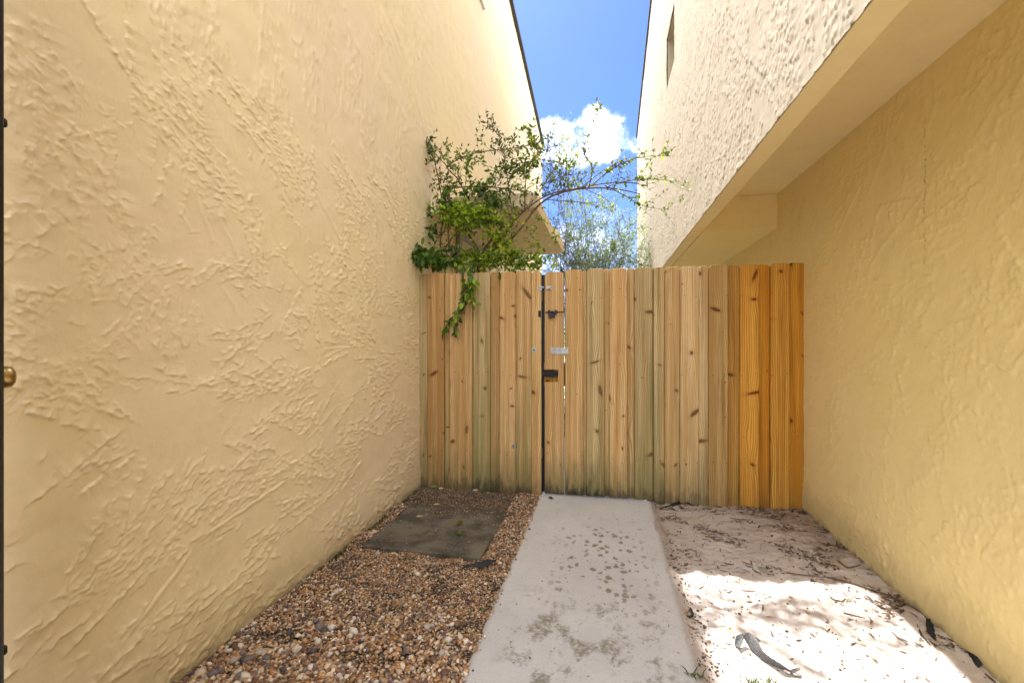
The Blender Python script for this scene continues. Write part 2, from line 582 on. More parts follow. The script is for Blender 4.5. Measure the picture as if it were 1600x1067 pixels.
    gs = t.noise(t.comb(t.math('MULTIPLY', rx, 26.0), t.math('MULTIPLY', rz, 0.8), 1.0), 1.0, 3, 0.5)
    low_z = t.step(pz_, 1.5, 0.1, 0.35, 1.3)
    ga = t.math('MULTIPLY', t.step(gs, 0.40, 0.60), t.math('MULTIPLY', g, low_z))
    c = t.mix(ga, c, (0.20, 0.20, 0.065))
    c = t.mix(t.math('MULTIPLY', g, 0.18), c, (0.34, 0.30, 0.17))
    mo = oattr('mold')
    dk = t.noise(t.comb(t.math('MULTIPLY', rx, 34.0), t.math('MULTIPLY', rz, 1.1), 21.0), 1.0, 4, 0.6)
    c = t.mix(t.math('MULTIPLY', t.step(dk, 0.50, 0.68), 0.50), c, t.mix(1.0, c, (0.45, 0.42, 0.38), 'MULTIPLY'))
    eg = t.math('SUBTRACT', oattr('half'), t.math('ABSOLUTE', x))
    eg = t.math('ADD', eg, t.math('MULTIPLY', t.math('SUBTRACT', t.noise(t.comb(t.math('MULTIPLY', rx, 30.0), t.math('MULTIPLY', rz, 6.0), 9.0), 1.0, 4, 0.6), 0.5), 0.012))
    c = t.mix(t.step(eg, 0.008, 0.0, 0.0, 0.65), c, t.mix(1.0, c, (0.34, 0.30, 0.24), 'MULTIPLY'))  # seam shade painted into the colour along the board edges
    mz = t.math('ADD', pz_, t.math('MULTIPLY', t.math('SUBTRACT', t.noise(t.comb(t.math('MULTIPLY', px_, 22.0), t.math('MULTIPLY', pz_, 5.0), 0.0), 1.0, 5, 0.7), 0.5), 0.42))
    c = t.mix(t.math('MULTIPLY', t.step(mz, 0.42, 0.05), t.math('MULTIPLY', mo, 0.80)), c, (0.12, 0.115, 0.045))
    c = t.mix(t.math('MULTIPLY', t.step(mz, 0.13, 0.0), mo), c, (0.030, 0.028, 0.022))
    # tan weathering bleeding over a stained board
    t.put(b.inputs['Base Color'], c)
    hgt = t.math('ADD', t.math('MULTIPLY', ring, 0.5), t.math('MULTIPLY', fine, 0.8))
    t.put(b.inputs['Normal'], t.bump(hgt, 0.35, 0.0012))
    return m


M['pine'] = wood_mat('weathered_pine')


def plain(name, col, rough=0.6, spec=0.4, metal=0.0, nscale=30.0, var=0.35, bump=0.0):
    m, t, b, P = mat(name, rough, spec, metal)
    n = t.noise(P, nscale, 5, 0.6)
    t.put(b.inputs['Base Color'], t.mix(t.step(n, 0.35, 0.7), col, tuple(x * (1 - var) for x in col)))
    if bump: t.put(b.inputs['Normal'], t.bump(n, bump, 0.002))
    return m


M['steel'] = plain('galvanised_steel', (0.42, 0.42, 0.42), 0.42, 0.5, 0.8, 60, 0.35)
M['black_iron'] = plain('black_iron', (0.012, 0.012, 0.013), 0.45, 0.5, 0.2, 60, 0.3)
M['trim'] = plain('dark_drip_edge', (0.045, 0.042, 0.04), 0.5, 0.4, 0.2)
M['brass'] = plain('antique_brass', (0.42, 0.29, 0.12), 0.26, 0.5, 1.0, 20, 0.25)
M['door'] = plain('black_door_paint', (0.008, 0.008, 0.010), 0.4, 0.5, 0, 20, 0.2)
M['glass'] = plain('dark_window_glass', (0.03, 0.04, 0.05), 0.06, 0.8, 0)
M['white_frame'] = plain('white_window_frame', (0.72, 0.72, 0.70), 0.4)
M['fabric'] = plain('black_weed_fabric', (0.018, 0.018, 0.021), 0.65, 0.4, 0, 90, 0.5, 0.6)
M['fabric_grey'] = plain('faded_weed_fabric', (0.19, 0.19, 0.185), 0.8, 0.3, 0, 140, 0.65, 0.9)
M['roof'] = plain('gravel_roof', (0.30, 0.28, 0.25), 0.9)


def leaf_mat(name, rough=0.45, trans=0.45):
    m, t, b, P = mat(name, rough, 0.35)
    a = t.n.new('ShaderNodeAttribute'); a.attribute_name = 'tint'
    col = a.outputs['Color']
    t.put(b.inputs['Base Color'], col)
    tr = t.n.new('ShaderNodeBsdfTranslucent')
    t.put(tr.inputs['Color'], t.mix(1.0, col, (1.5, 1.5, 0.5), 'MULTIPLY'))
    ms = t.n.new('ShaderNodeMixShader')
    ms.inputs[0].default_value = trans
    t.l.new(b.outputs[0], ms.inputs[1]); t.l.new(tr.outputs[0], ms.inputs[2])
    out = [n for n in t.n if n.type == 'OUTPUT_MATERIAL'][0]
    t.l.new(ms.outputs[0], out.inputs['Surface'])
    return m


M['leaf'] = leaf_mat('green_leaves')
M['bark'] = plain('brown_stem_bark', (0.17, 0.11, 0.07), 0.8, 0.2, 0, 80, 0.5, 0.5)
M['bark_grey'] = plain('grey_bark', (0.20, 0.17, 0.13), 0.85, 0.2, 0, 60, 0.5, 0.5)

# vertex-tinted mineral / litter material
m, t, b, P = mat('tinted_bits', 0.62, 0.35)
a = t.n.new('ShaderNodeAttribute'); a.attribute_name = 'tint'
nn = t.noise(P, 220.0, 3, 0.6)
t.put(b.inputs['Base Color'], t.mix(t.step(nn, 0.4, 0.75, 0, 0.35), a.outputs['Color'], t.mix(1.0, a.outputs['Color'], (0.6, 0.55, 0.5), 'MULTIPLY')))
M['tinted'] = m

# gravel bed
m, t, b, P = mat('gravel_bed_soil', 0.9, 0.2)
vc = t.voro(P, 95.0, out='Color'); vd = t.voro(P, 95.0)
k = t.sep(vc)[0]
c = t.ramp(k, [(0.0, (0.06, 0.045, 0.04)), (0.35, (0.18, 0.12, 0.075)), (0.6, (0.28, 0.19, 0.11)), (1.0, (0.42, 0.34, 0.25))])
c = t.mix(t.step(vd, 0.35, 0.6), c, (0.035, 0.026, 0.02))
t.put(b.inputs['Base Color'], c)
t.put(b.inputs['Normal'], t.bump(t.math('SUBTRACT', 1.0, vd), 0.8, 0.006))
M['gravel_bed'] = m

# path concrete
m, t, b, P = mat('path_concrete', 0.85, 0.25)
x, y, z = t.sep(P)
n1 = t.noise(P, 2.2, 5, 0.6); n2 = t.noise(P, 45.0, 6, 0.7); n3 = t.noise(P, 300.0, 2, 0.6)
c = t.mix(t.step(n1, 0.3, 0.7), (0.41, 0.395, 0.385), (0.47, 0.455, 0.445))
c = t.mix(t.step(n2, 0.45, 0.75, 0, 0.35), c, (0.33, 0.31, 0.30))
c = t.mix(t.step(n3, 0.48, 0.72, 0, 0.45), c, (0.30, 0.28, 0.265))
# small paw-like blots in the middle third
wob = t.noise(P, 30.0, 3, 0.6, color=True)
vp = t.vmath('ADD', t.scale(P, (1.0, 0.72, 1.0)), t.scale(wob, (0.05, 0.05, 0.0)))
vd = t.voro(vp, 24.0, dims='2D'); vcn = t.sep(t.voro(vp, 24.0, dims='2D', out='Color'))[0]
rad = t.step(vcn, 0.25, 1.0, 0.0, 0.42)
spot = t.step(t.math('SUBTRACT', vd, rad), 0.03, -0.06)
band = t.math('MULTIPLY', t.step(y, 2.05, 2.4), t.step(y, 3.5, 3.05))
ctr = t.step(t.math('ABSOLUTE', t.math('ADD', x, 0.02)), 0.36, 0.15)
clus = t.step(t.noise(P, 3.6, 3, 0.6), 0.33, 0.50)
sm = t.math('MULTIPLY', t.math('MULTIPLY', spot, band), t.math('MULTIPLY', ctr, clus))
c = t.mix(t.math('MULTIPLY', sm, 0.85), c, (0.17, 0.135, 0.09))
# large olive stains towards the viewer
st = t.noise(t.scale(P, (1.0, 0.8, 1.0)), 6.0, 7, 0.68)
st2 = t.noise(P, 38.0, 5, 0.7)
band2 = t.math('MULTIPLY', t.step(y, 2.55, 2.05), t.step(t.math('ABSOLUTE', t.math('ADD', x, 0.06)), 0.45, 0.22))
ss = t.math('MULTIPLY', t.step(st, 0.49, 0.60), t.step(st2, 0.34, 0.58))
c = t.mix(t.math('MULTIPLY', t.math('MULTIPLY', ss, band2), 0.85), c, (0.15, 0.13, 0.085))
spk = t.math('MULTIPLY', t.step(t.noise(P, 90.0, 3, 0.6), 0.60, 0.68), t.step(t.noise(P, 4.0, 4, 0.6), 0.42, 0.6))
c = t.mix(t.math('MULTIPLY', spk, 0.6), c, (0.14, 0.12, 0.10))
ed = t.math('MINIMUM', t.math('SUBTRACT', 0.345, x), t.math('ADD', x, 0.53))
edn = t.math('ADD', ed, t.math('MULTIPLY', t.math('SUBTRACT', n2, 0.5), 0.05))
c = t.mix(t.step(edn, 0.03, 0.0, 0, 0.5), c, (0.22, 0.18, 0.14))
t.put(b.inputs['Base Color'], c)
t.put(b.inputs['Normal'], t.bump(t.math('ADD', n2, t.math('MULTIPLY', n3, 0.6)), 0.35, 0.002))
M['path'] = m

# dark paver
m, t, b, P = mat('dark_mossy_paver', 0.8, 0.3)
n1 = t.noise(P, 5.0, 6, 0.65); n2 = t.noise(P, 60.0, 5, 0.7); n3 = t.noise(P, 200.0, 2)
c = t.mix(t.step(n1, 0.38, 0.62), (0.045, 0.038, 0.028), (0.12, 0.102, 0.075))
c = t.mix(t.step(n2, 0.5, 0.75, 0, 0.5), c, (0.17, 0.16, 0.13))
c = t.mix(t.step(n3, 0.62, 0.75, 0, 0.5), c, (0.26, 0.23, 0.19))
t.put(b.inputs['Base Color'], c)
t.put(b.inputs['Normal'], t.bump(n2, 0.5, 0.003))
M['paver'] = m

# sand
m, t, b, P = mat('pale_sand', 0.95, 0.15)
n1 = t.noise(P, 3.0, 6, 0.62); n2 = t.noise(P, 24.0, 6, 0.7); n3 = t.noise(P, 260.0, 3, 0.7)
c = t.mix(t.step(n1, 0.35, 0.65), (0.52, 0.47, 0.435), (0.43, 0.375, 0.34))
c = t.mix(t.step(n2, 0.50, 0.75, 0, 0.5), c, (0.29, 0.22, 0.175))
c = t.mix(t.step(n3, 0.52, 0.72, 0, 0.45), c, (0.25, 0.19, 0.15))
x, y, z = t.sep(P)
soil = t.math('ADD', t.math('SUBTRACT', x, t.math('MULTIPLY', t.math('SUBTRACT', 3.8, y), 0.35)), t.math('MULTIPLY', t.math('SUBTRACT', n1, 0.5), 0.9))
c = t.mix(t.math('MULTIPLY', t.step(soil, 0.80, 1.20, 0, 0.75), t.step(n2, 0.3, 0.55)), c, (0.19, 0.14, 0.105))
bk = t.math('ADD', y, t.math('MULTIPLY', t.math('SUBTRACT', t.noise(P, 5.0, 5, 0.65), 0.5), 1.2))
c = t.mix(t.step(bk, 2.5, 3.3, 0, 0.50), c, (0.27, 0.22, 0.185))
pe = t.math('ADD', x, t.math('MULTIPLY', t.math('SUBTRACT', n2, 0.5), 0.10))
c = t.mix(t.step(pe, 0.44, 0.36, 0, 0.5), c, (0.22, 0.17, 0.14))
t.put(b.inputs['Base Color'], c)
t.put(b.inputs['Normal'], t.bump(t.math('ADD', n2, t.math('MULTIPLY', n3, 0.5)), 0.6, 0.006))
M['sand'] = m

# earth beyond / around
m, t, b, P = mat('sandy_ground', 0.95, 0.15)
n1 = t.noise(P, 0.6, 6, 0.65); n2 = t.noise(P, 30.0, 5, 0.7)
c = t.mix(t.step(n1, 0.40, 0.55), (0.42, 0.36, 0.30), (0.09, 0.12, 0.04))
c = t.mix(t.step(n2, 0.5, 0.75, 0, 0.4), c, (0.10, 0.09, 0.05))
t.put(b.inputs['Base Color'], c)
M['ground'] = m

# ------------------------------------------------------------------ ground
XL, XR, XU = -1.583, 1.43, 0.725
PATH_L, PATH_R = -0.53, 0.345
FY = 3.80


def roof_l(y): return 8.27 - 0.182 * y
def roof_r(y): return 8.12 - 0.182 * y


g = MB().box((-150, -150, -0.40), (150, 250, -0.05)).build('ground', M['ground'])
tag(g, 'sandy ground with patches of grass around the buildings', kind='structure')
p = MB()
for (y0, y1) in ((-0.995, 1.05), (1.056, 3.86), (3.866, 7.0), (7.006, 11.0)):
    p.box((PATH_L, y0, -0.12), (PATH_R, y1, 0.0))
p = p.build('path', M['path'], bevel=0.006)
p2 = MB().box((-7, -7.0, -0.12), (7, -1.003, -0.001)).build('bounce_slab', M['path'])  # added out of view to throw sunlight onto the lower walls
tag(p2, 'unseen pale concrete slab added behind the viewer to bounce light', kind='structure')
tag(p, 'pale concrete path with dark olive stains running under the gate', kind='structure')

# gravel bed sheet
xs = np.linspace(XL - 0.02, PATH_L, 40); ys = np.linspace(-1.0, 6.0, 260)
Xg, Yg = np.meshgrid(xs, ys)
GH = field(301, 600, 0.012, 0.5, 0.7) * 0.006 + field(302, 600, 0.012, 0.12, 0.15) * 0.002
Zg = -0.012 + sample(GH, 0.012, Xg + 5, Yg + 5)


def grid_faces(ny, nx):
    i = np.arange(ny * nx).reshape(ny, nx)
    return np.stack([i[:-1, :-1], i[:-1, 1:], i[1:, 1:], i[1:, :-1]], -1).reshape(-1, 4)


bed = link('gravel_bed', np_mesh('gravel_bed', np.stack([Xg, Yg, Zg], -1).reshape(-1, 3), grid_faces(*Xg.shape)), M['gravel_bed'])
tag(bed, 'dark soil under the loose gravel', kind='structure')

# sand strip, real undulation and footprints
SH = (field(310, 700, 0.01, 0.45, 0.7, 0.4) * 0.0065 + field(311, 700, 0.01, 0.10, 0.16, 0.2) * 0.0020
      + field(312, 700, 0.01, 0.03, 0.05) * 0.0013)


def sand_z(x, y):
    h = sample(SH, 0.01, x + 3, y + 3)
    h = h + 0.030 * sstep(x, 0.6, 1.43) + 0.010 * sstep(y, 2.6, 3.6)
    h = h - 0.020 - 0.010 * np.exp(-((x - PATH_R - 0.05) / 0.05) ** 2)
    edge = sstep(x, PATH_R, PATH_R + 0.12)
    z = h * (0.4 + 0.6 * edge) - 0.006 * (1 - edge)
    spill = sample(SH, 0.01, x * 1.6 + 1.0, y * 0.8 + 2.0) * 0.9 - 0.0012
    k = sstep(x, PATH_R + 0.05, PATH_R + 0.005)
    return z * (1 - k) + np.where(x < PATH_R + 0.005, np.minimum(spill, 0.006) - 0.25 * np.clip(PATH_R - x, 0, 1), np.minimum(spill, 0.006)) * k


xs = np.linspace(PATH_R - 0.045, XR + 0.03, 150); ys = np.concatenate([np.linspace(-1, 1.2, 60)[:-1], np.linspace(1.2, 4.4, 380)])
Xg, Yg = np.meshgrid(xs, ys)
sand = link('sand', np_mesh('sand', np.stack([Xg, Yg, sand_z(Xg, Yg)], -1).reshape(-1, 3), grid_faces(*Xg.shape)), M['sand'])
tag(sand, 'pale loose sand strewn with dry litter along the right wall', kind='structure')

# ------------------------------------------------------------------ left building
H1 = stucco(100, -1.25, n_long=9500, n_small=8000, ridges=80, ridge_angle=-0.95, amp=0.0084, clump=0.65, small_spread=0.6, lengths=(0.05, 0.40))
H1b = stucco(140, 0.15, n_long=9500, n_small=8500, ridges=50, ridge_angle=0.35, amp=0.0086, clump=0.60, small_spread=0.6, lengths=(0.05, 0.40))
# low on the wall the trowel went sideways, higher up it went down
nH = H1.shape[0]


lb = empty('left_building', (XL, 4.0, 0))
tag(lb, 'tall cream yellow stucco building wall filling the left side of the passage', 'building')


def W(o):   # keep world placement under an unrotated empty
    o.location = tuple(a - b_ for a, b_ in zip(o.location, o.parent.location)) if o.parent else o.location
    return o


zz_ = np.concatenate([np.arange(-0.1, 2.4, 0.0039), progressive(2.4, 8.6, 0.0048, 0.009, snaps=(5.62, 6.25))[0:]])
zz_ = np.unique(zz_)
yl = np.concatenate([np.linspace(-1.19, 0.8, 30)[:-1], progressive(0.8, 3.9, 0.0037, 0.0038)[:-1], progressive(3.9, 11.7, 0.0060, 0.004, snaps=(5.05, 5.93))])


class Blend:
    pass


def wall_left():
    Yg, Zg = np.meshgrid(yl, zz_)
    w_ = sstep(Zg + 0.25 * sample(GH / 0.006, 0.012, Yg, Zg), 1.75, 1.25)
    h = sample(H1, RES, Yg, Zg) * (1 - w_) + sample(H1b, RES, Yg + 2.2, Zg + 1.1) * w_
    lump = np.exp(-((Zg - 0.05) / 0.17) ** 2)
    h = h + lump * (0.013 + 1.4 * sample(H1b, RES, Yg * 0.6 + 1.0, Zg * 0.8 + 3.0))
    Zt = np.minimum(Zg, roof_l(Yg))
    P_ = np.stack([XL + h, Yg, Zt], -1).reshape(-1, 3)
    q = grid_faces(*Yg.shape)
    nz, ny = Yg.shape
    zc = ((zz_[:-1] + zz_[1:]) / 2)[:, None]; yc = ((yl[:-1] + yl[1:]) / 2)[None, :]
    keep = (Zt[1:, :-1] - Zt[:-1, :-1] > 1e-5)
    keep &= ~((yc > 5.05) & (yc < 5.93) & (zc > 5.62) & (zc < 6.25))
    o = link('wall', np_mesh('left_wall', P_, q[keep.ravel()], False), M['stucco_left'], lb)
    return W(o)


wall_left()
c_ = MB()
c_.prism([(-1.2, -0.2), (11.68, -0.2), (11.68, roof_l(11.68) - 0.02), (-1.2, roof_l(-1.2) - 0.02)], -6.0, XL - 0.35, 'x')
W(c_.build('wall', M['stucco_left'], lb))
# the skin between core and relief sheet is closed by the end wall and the roof
W(MB().prism([(-1.2, -0.2), (11.69, -0.2), (11.69, 5.60), (5.95, 5.60), (5.95, 6.27), (11.69, roof_l(11.69) - 0.9 + 0.9), (11.69, roof_l(11.69) - 0.01), (-3, roof_l(-1.2) - 0.01), (-3, 6.27), (5.03, 6.27), (5.03, 5.60), (-3, 5.60)], XL - 0.349, XL - 0.012, 'x').build('wall', M['stucco_left'], lb)) if False else None
s_ = MB()
for (y0, y1, z0, z1f) in ((-1.2, 5.05, -0.2, None), (5.05, 5.93, -0.2, 5.62), (5.93, 11.69, -0.2, None)):
    t0 = (roof_l(y0) - 0.015) if z1f is None else z1f
    t1 = (roof_l(y1) - 0.015) if z1f is None else z1f
    s_.prism([(y0, z0), (y1, z0), (y1, t1), (y0, t0)], XL - 0.349, XL - 0.010, 'x')
s_.prism([(5.05, 6.25), (5.93, 6.25), (5.93, roof_l(5.93) - 0.015), (5.05, roof_l(5.05) - 0.015)], XL - 0.349, XL - 0.010, 'x')
W(s_.build('wall', M['stucco_left'], lb))
rt = MB().prism([(-1.2, roof_l(-1.2)), (11.75, roof_l(11.75)), (11.75, roof_l(11.75) + 0.05), (-1.2, roof_l(-1.2) + 0.05)], -6.05, XL + 0.06, 'x')
W(rt.build('roof_edge', M['trim'], lb))
wn = MB().box((XL - 0.16, 5.06, 5.63), (XL - 0.10, 5.92, 5.68)).box((XL - 0.16, 5.06, 6.20), (XL - 0.10, 5.92, 6.245)) \
    .box((XL - 0.16, 5.06, 5.68), (XL - 0.10, 5.10, 6.20)).box((XL - 0.16, 5.88, 5.68), (XL - 0.10, 5.92, 6.20)).build('window', M['white_frame'], lb)
W(wn)
MB().box((XL - 0.14, 5.10, 5.68), (XL - 0.125, 5.88, 6.20)).build('pane', M['glass'], wn)
W(MB().box((XL - 0.20, 5.04, 5.585), (XL + 0.03, 5.94, 5.62)).build('window_sill', M['white_frame'], lb))

# canopy over the doorway beyond the gate
hd = empty('door_canopy', (XL, 5.2, 2.42))
hd.parent = lb; hd.matrix_parent_inverse.identity(); hd.location = (0, 1.2, 2.42)
HZ = 2.42
def HW(o):
    o.location = (-XL, -5.2, -HZ); return o
bpy.data.objects.remove(hd)
can = MB().box((XL - 0.009, 4.06, HZ), (-0.60, 6.36, HZ + 0.135)).build('door_canopy', M['stucco_left'], lb, bevel=0.008)
W(can)
cs = MB().box((-0.597, 5.55, HZ + 0.012), (-0.565, 6.33, HZ + 0.15)).build('fascia_board', M['stucco_left'], can, bevel=0.004)
# grey door casing and the doorway under the canopy
dc = MB()
dc.box((XL + 0.010, 4.79, -0.02), (XL + 0.05, 4.87, 2.418)).box((XL + 0.010, 5.80, -0.02), (XL + 0.05, 5.88, 2.418)).box((XL + 0.010, 4.87, 2.36), (XL + 0.05, 5.80, 2.418))
dcs = W(dc.build('door_casing', plain('grey_casing', (0.33, 0.34, 0.35), 0.6), lb, bevel=0.004))
W(MB().box((XL + 0.008, 4.872, 0.0), (XL + 0.030, 5.798, 2.358)).build('door', plain('cream_door', (0.62, 0.55, 0.40), 0.5), lb))

# ------------------------------------------------------------------ right building
rb = empty('right_building', (XR, 4.0, 0))
tag(rb, 'two storey yellow stucco building on the right whose upper storey overhangs the passage', 'building')
H2 = stucco(200, -0.9, spread=0.7, n_long=5200, n_small=7000, ridges=60, amp=0.0074, ridge_angle=-0.9)
zr = np.concatenate([np.arange(-0.1, 2.5, 0.0066), [2.5]])
yr = np.concatenate([np.linspace(-1.19, 1.6, 30)[:-1], progressive(1.6, 6.0, 0.0040, 0.006), np.linspace(6.0, 11.4, 30)[1:]])
W(wall_sheet('wall', XR, -1, yr, zr, H2, 1.0, parent=rb, m=M['stucco_right'], base_lump=True))
H3 = stucco(260, 1.45, spread=0.13, n_long=9000, n_small=3500, ridges=60, amp=0.0085, clump=0.3, lengths=(0.10, 0.70), wiggle=0.45, small_spread=0.15)
zu = np.unique(np.concatenate([[2.21], progressive(2.216, 8.5, 0.0032, 0.007, snaps=(4.29, 4.90))]))
yu = np.concatenate([np.linspace(-1.19, 1.2, 40)[:-1], progressive(1.2, 11.4, 0.0042, 0.006, snaps=(5.29, 5.94))])
W(wall_sheet('upper_wall', XU, -1, yu, zu, H3, 1.0, top=roof_r, holes=((5.29, 5.94, 4.29, 4.90),), parent=rb, m=M['stucco_upper'], ragged=True))

s_ = MB()
s_.box((XR + 0.012, -1.2, -0.2), (6.0, 11.39, 2.50))
W(s_.build('wall', M['stucco_right'], rb))
s_ = MB()
zb = 2.503
for (y0, y1, z0, z1f) in ((-1.2, 5.29, zb, None), (5.29, 5.94, zb, 4.29), (5.94, 11.39, zb, None)):
    t0 = (roof_r(y0) - 0.015) if z1f is None else z1f
    t1 = (roof_r(y1) - 0.015) if z1f is None else z1f
    s_.prism([(y0, z0), (y1, z0), (y1, t1), (y0, t0)], XU + 0.010, XU + 0.30, 'x')
s_.prism([(5.29, 4.90), (5.94, 4.90), (5.94, roof_r(5.94) - 0.015), (5.29, roof_r(5.29) - 0.015)], XU + 0.010, XU + 0.30, 'x')
s_.prism([(-1.2, zb), (11.39, zb), (11.39, roof_r(11.39) - 0.015), (-1.2, roof_r(-1.2) - 0.015)], XU + 0.301, 6.0, 'x')
W(s_.build('upper_wall', M['stucco_upper'], rb))
W(MB().box((XU + 0.005, -1.2, 2.211), (0.835, 11.388, 2.5025)).build('beam', M['soffit'], rb, bevel=0.006))
W(MB().box((0.8375, 4.34, 2.208), (XR - 0.001, 11.38, 2.4995)).build('crossbeam', M['stucco_right'], rb))
W(MB().box((0.8375, -1.2, 2.5002), (XR + 0.011, 4.338, 2.5024)).build('ceiling', M['soffit'], rb))
rt = MB().prism([(-1.2, roof_r(-1.2)), (11.45, roof_r(11.45)), (11.45, roof_r(11.45) + 0.045), (-1.2, roof_r(-1.2) + 0.045)], XU - 0.03, 6.05, 'x')
W(rt.build('roof_edge', M['trim'], rb))
wn = MB().box((XU + 0.24, 5.30, 4.30), (XU + 0.29, 5.93, 4.34)).box((XU + 0.24, 5.30, 4.85), (XU + 0.29, 5.93, 4.89)) \
    .box((XU + 0.24, 5.30, 4.34), (XU + 0.29, 5.34, 4.85)).box((XU + 0.24, 5.89, 4.34), (XU + 0.29, 5.93, 4.85)).build('window', M['white_frame'], rb)
W(wn)
MB().box((XU + 0.26, 5.34, 4.34), (XU + 0.275, 5.89, 4.85)).build('pane', M['glass'], wn)

# ------------------------------------------------------------------ fence and gate
def fx(px):
    return at_y(px, 600, FY).x


def board_mesh(w_, h, th, ears=(1, 1), ear=0.022, hole=None, bev=0.0025):
    """upright board, origin bottom centre, front face at y=0 looking to -y"""
    mb = MB()
    x0, x1 = -w_/2, w_/2
    eL = ear if ears[0] else 0.003; eR = ear if ears[1] else 0.003
    if hole is None:
        pts = [(x0, 0), (x1, 0), (x1, h - eR), (x1 - eR, h), (x0 + eL, h), (x0, h - eL)]
        n = len(pts)
        cx = 0.0; cz = h/2
        front = [(min(max(a, x0 + bev), x1 - bev), min(max(c, bev), h - bev)) for a, c in pts]
        b = 0
        for (a, c) in front: mb.v.append((a, 0.0, c))
        for (a, c) in pts: mb.v.append((a, bev, c))
        for (a, c) in pts: mb.v.append((a, th, c))
        mb.f.append(tuple(range(n)))
        for r_ in (0, n):
            for i in range(n):
                j = (i+1) % n
                mb.f.append((r_ + i, r_ + n + i, r_ + n + j, r_ + j))
        mb.f.append(tuple(range(3*n - 1, 2*n - 1, -1)))
    else:
        hx0, hx1, hz0, hz1 = hole
        mb.box((x0, 0, 0), (x1, th, hz0))
        mb.prism([(x0, hz1), (x1, hz1), (x1, h - eR), (x1 - eR, h), (x0 + eL, h), (x0, h - eL)], 0, th, 'y')
        if hx0 > x0 + 0.002: mb.box((x0, 0, hz0), (hx0, th, hz1))
        if hx1 < x1 - 0.002: mb.box((hx1, 0, hz0), (x1, th, hz1))
    me = bpy.data.meshes.new('board')
    me.from_pydata(mb.v, [], mb.f); me.update()
    return me


TAN = (0.69, 0.505, 0.275); WARM = (0.65, 0.455, 0.24); RED = (0.52, 0.335, 0.155)
PALE = (0.67, 0.51, 0.30); GREY = (0.57, 0.465, 0.275); ORANGE = (0.64, 0.36, 0.07); HONEY = (0.62, 0.36, 0.10)
BROWN = (0.33, 0.19, 0.085)


def board(parent, pl, pr, front, col, green=0.0, mold=0.5, top=1.825, bot=0.01, ears=(1, 1), hole=None, label=None, y_off=0.0):
    xl, xr = fx(pl), fx(pr)
    w_ = xr - xl
    if not front:           # back boards tuck behind their neighbours
        xl -= 0.012; xr += 0.012; w_ = xr - xl
    else:
        xl += 0.0018; xr -= 0.0018; w_ = xr - xl
    y = FY - 0.022 if front else FY - 0.003
    me = board_mesh(w_, top - bot + random.uniform(-0.004, 0.004), 0.017, ears if front else (1, 1), hole=hole)
    jb = random.uniform(0.90, 1.08)
    jit = [c * jb * random.uniform(0.985, 1.015) for c in col]
    o = link('board', me, M['pine'], parent)
    o.location = ((xl + xr)/2 - parent.location.x, y + y_off - parent.location.y + random.uniform(-0.001, 0.001), bot - parent.location.z)
    o.rotation_euler = (random.uniform(-0.0015, 0.0015), random.uniform(-0.0015, 0.0015), random.uniform(-0.01, 0.01) if front else 0)
    o.color = (*jit, 1)
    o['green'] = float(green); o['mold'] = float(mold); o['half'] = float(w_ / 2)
    if label: o['label'] = label
    return o


def rails(parent, x0, x1):
    for z in (0.28, 0.95, 1.58):
        o = MB().box((x0, 0, 0), (x1, 0.038, 0.089)).build('rail', M['pine'], parent, bevel=0.003)
        o.location = (-parent.location.x, FY + 0.0155 - parent.location.y, z)
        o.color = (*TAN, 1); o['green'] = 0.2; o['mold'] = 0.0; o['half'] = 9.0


def nails(parent, xs_, zs_, y=FY - 0.0235):
    mb = MB()
    for x in xs_:
        for z in zs_:
            mb.lathe([(0.0036, 0), (0.0030, 0.0018)], 6, (x + random.uniform(-.012, .012), y, z + random.uniform(-.012, .012)), (0, -1, 0))
    o = mb.build('nail_heads', M['black_iron'], parent)
    o.location = tuple(-v for v in parent.location)
    o['kind'] = 'stuff'


f1 = empty('fence_panel', (fx(752), FY, 0))
tag(f1, 'weathered reddish pine board fence panel left of the gate under the leafy vine', 'fence panel', 'pine fence panels beside the gate')
L = [(657, 669, 0, GREY, .5, .7), (669, 696, 1, RED, .15, .5), (696, 703.5, 0, WARM, .5, .6), (703.5, 740, 1, WARM, .25, .6),
     (740, 767.6, 1, GREY, .6, .8), (767.6, 781, 0, RED, .35, .8), (781, 807, 1, WARM, .15, .7), (807, 829.5, 0, WARM, .5, .8),
     (831, 847.0, 1, WARM, .08, .35)]
for i, (a_, b_, fr, c_, g_, mo_) in enumerate(L):
    board(f1, a_, b_, fr, c_, g_, mo_, bot=-0.015, ears=(1, 0) if i == 1 else (1, 1))
rails(f1, XL + 0.01, fx(846))
nails(f1, [fx(q) for q in (676, 690, 711, 732, 747, 762, 788, 800, 839)], (0.33, 0.98, 1.62))
po = MB().box((fx(843), FY + 0.056, -0.1), (fx(849.5), FY + 0.14, 1.80)).build('post', M['black_iron'], f1)
po.location = tuple(-v for v in f1.location)

f2 = empty('gate', (fx(945), FY, 0))
tag(f2, 'pine board gate at the end of the concrete path, with a square hand hole', 'gate')
hz0 = at_y(862, 597, FY - .02).z; hz1 = at_y(862, 577, FY - .02).z
bx0, bx1 = fx(851.5), fx(881.8)
cxm = (bx0 + bx1)/2
board(f2, 851.5, 881.8, 1, TAN, .05, .9, top=1.815, bot=0.012, hole=(bx0 - cxm, fx(873) - cxm, hz0 - 0.012, hz1 - 0.012))
G = [(1013, 1028, 0, GREY, .5, .7), (883.0, 912, 1, TAN, .1, 1.0), (911.5, 916, 0, TAN, .3, .9), (916, 945.5, 1, GREY, .3, 1.0), (945.5, 951.5, 0, TAN, .2, .8),
     (951.5, 980.5, 1, TAN, .12, .75), (980.5, 990.5, 0, WARM, .2, .7), (990.5, 1020, 1, GREY, .45, .6), (1020.6, 1038.6, 1, GREY, .5, .7)]
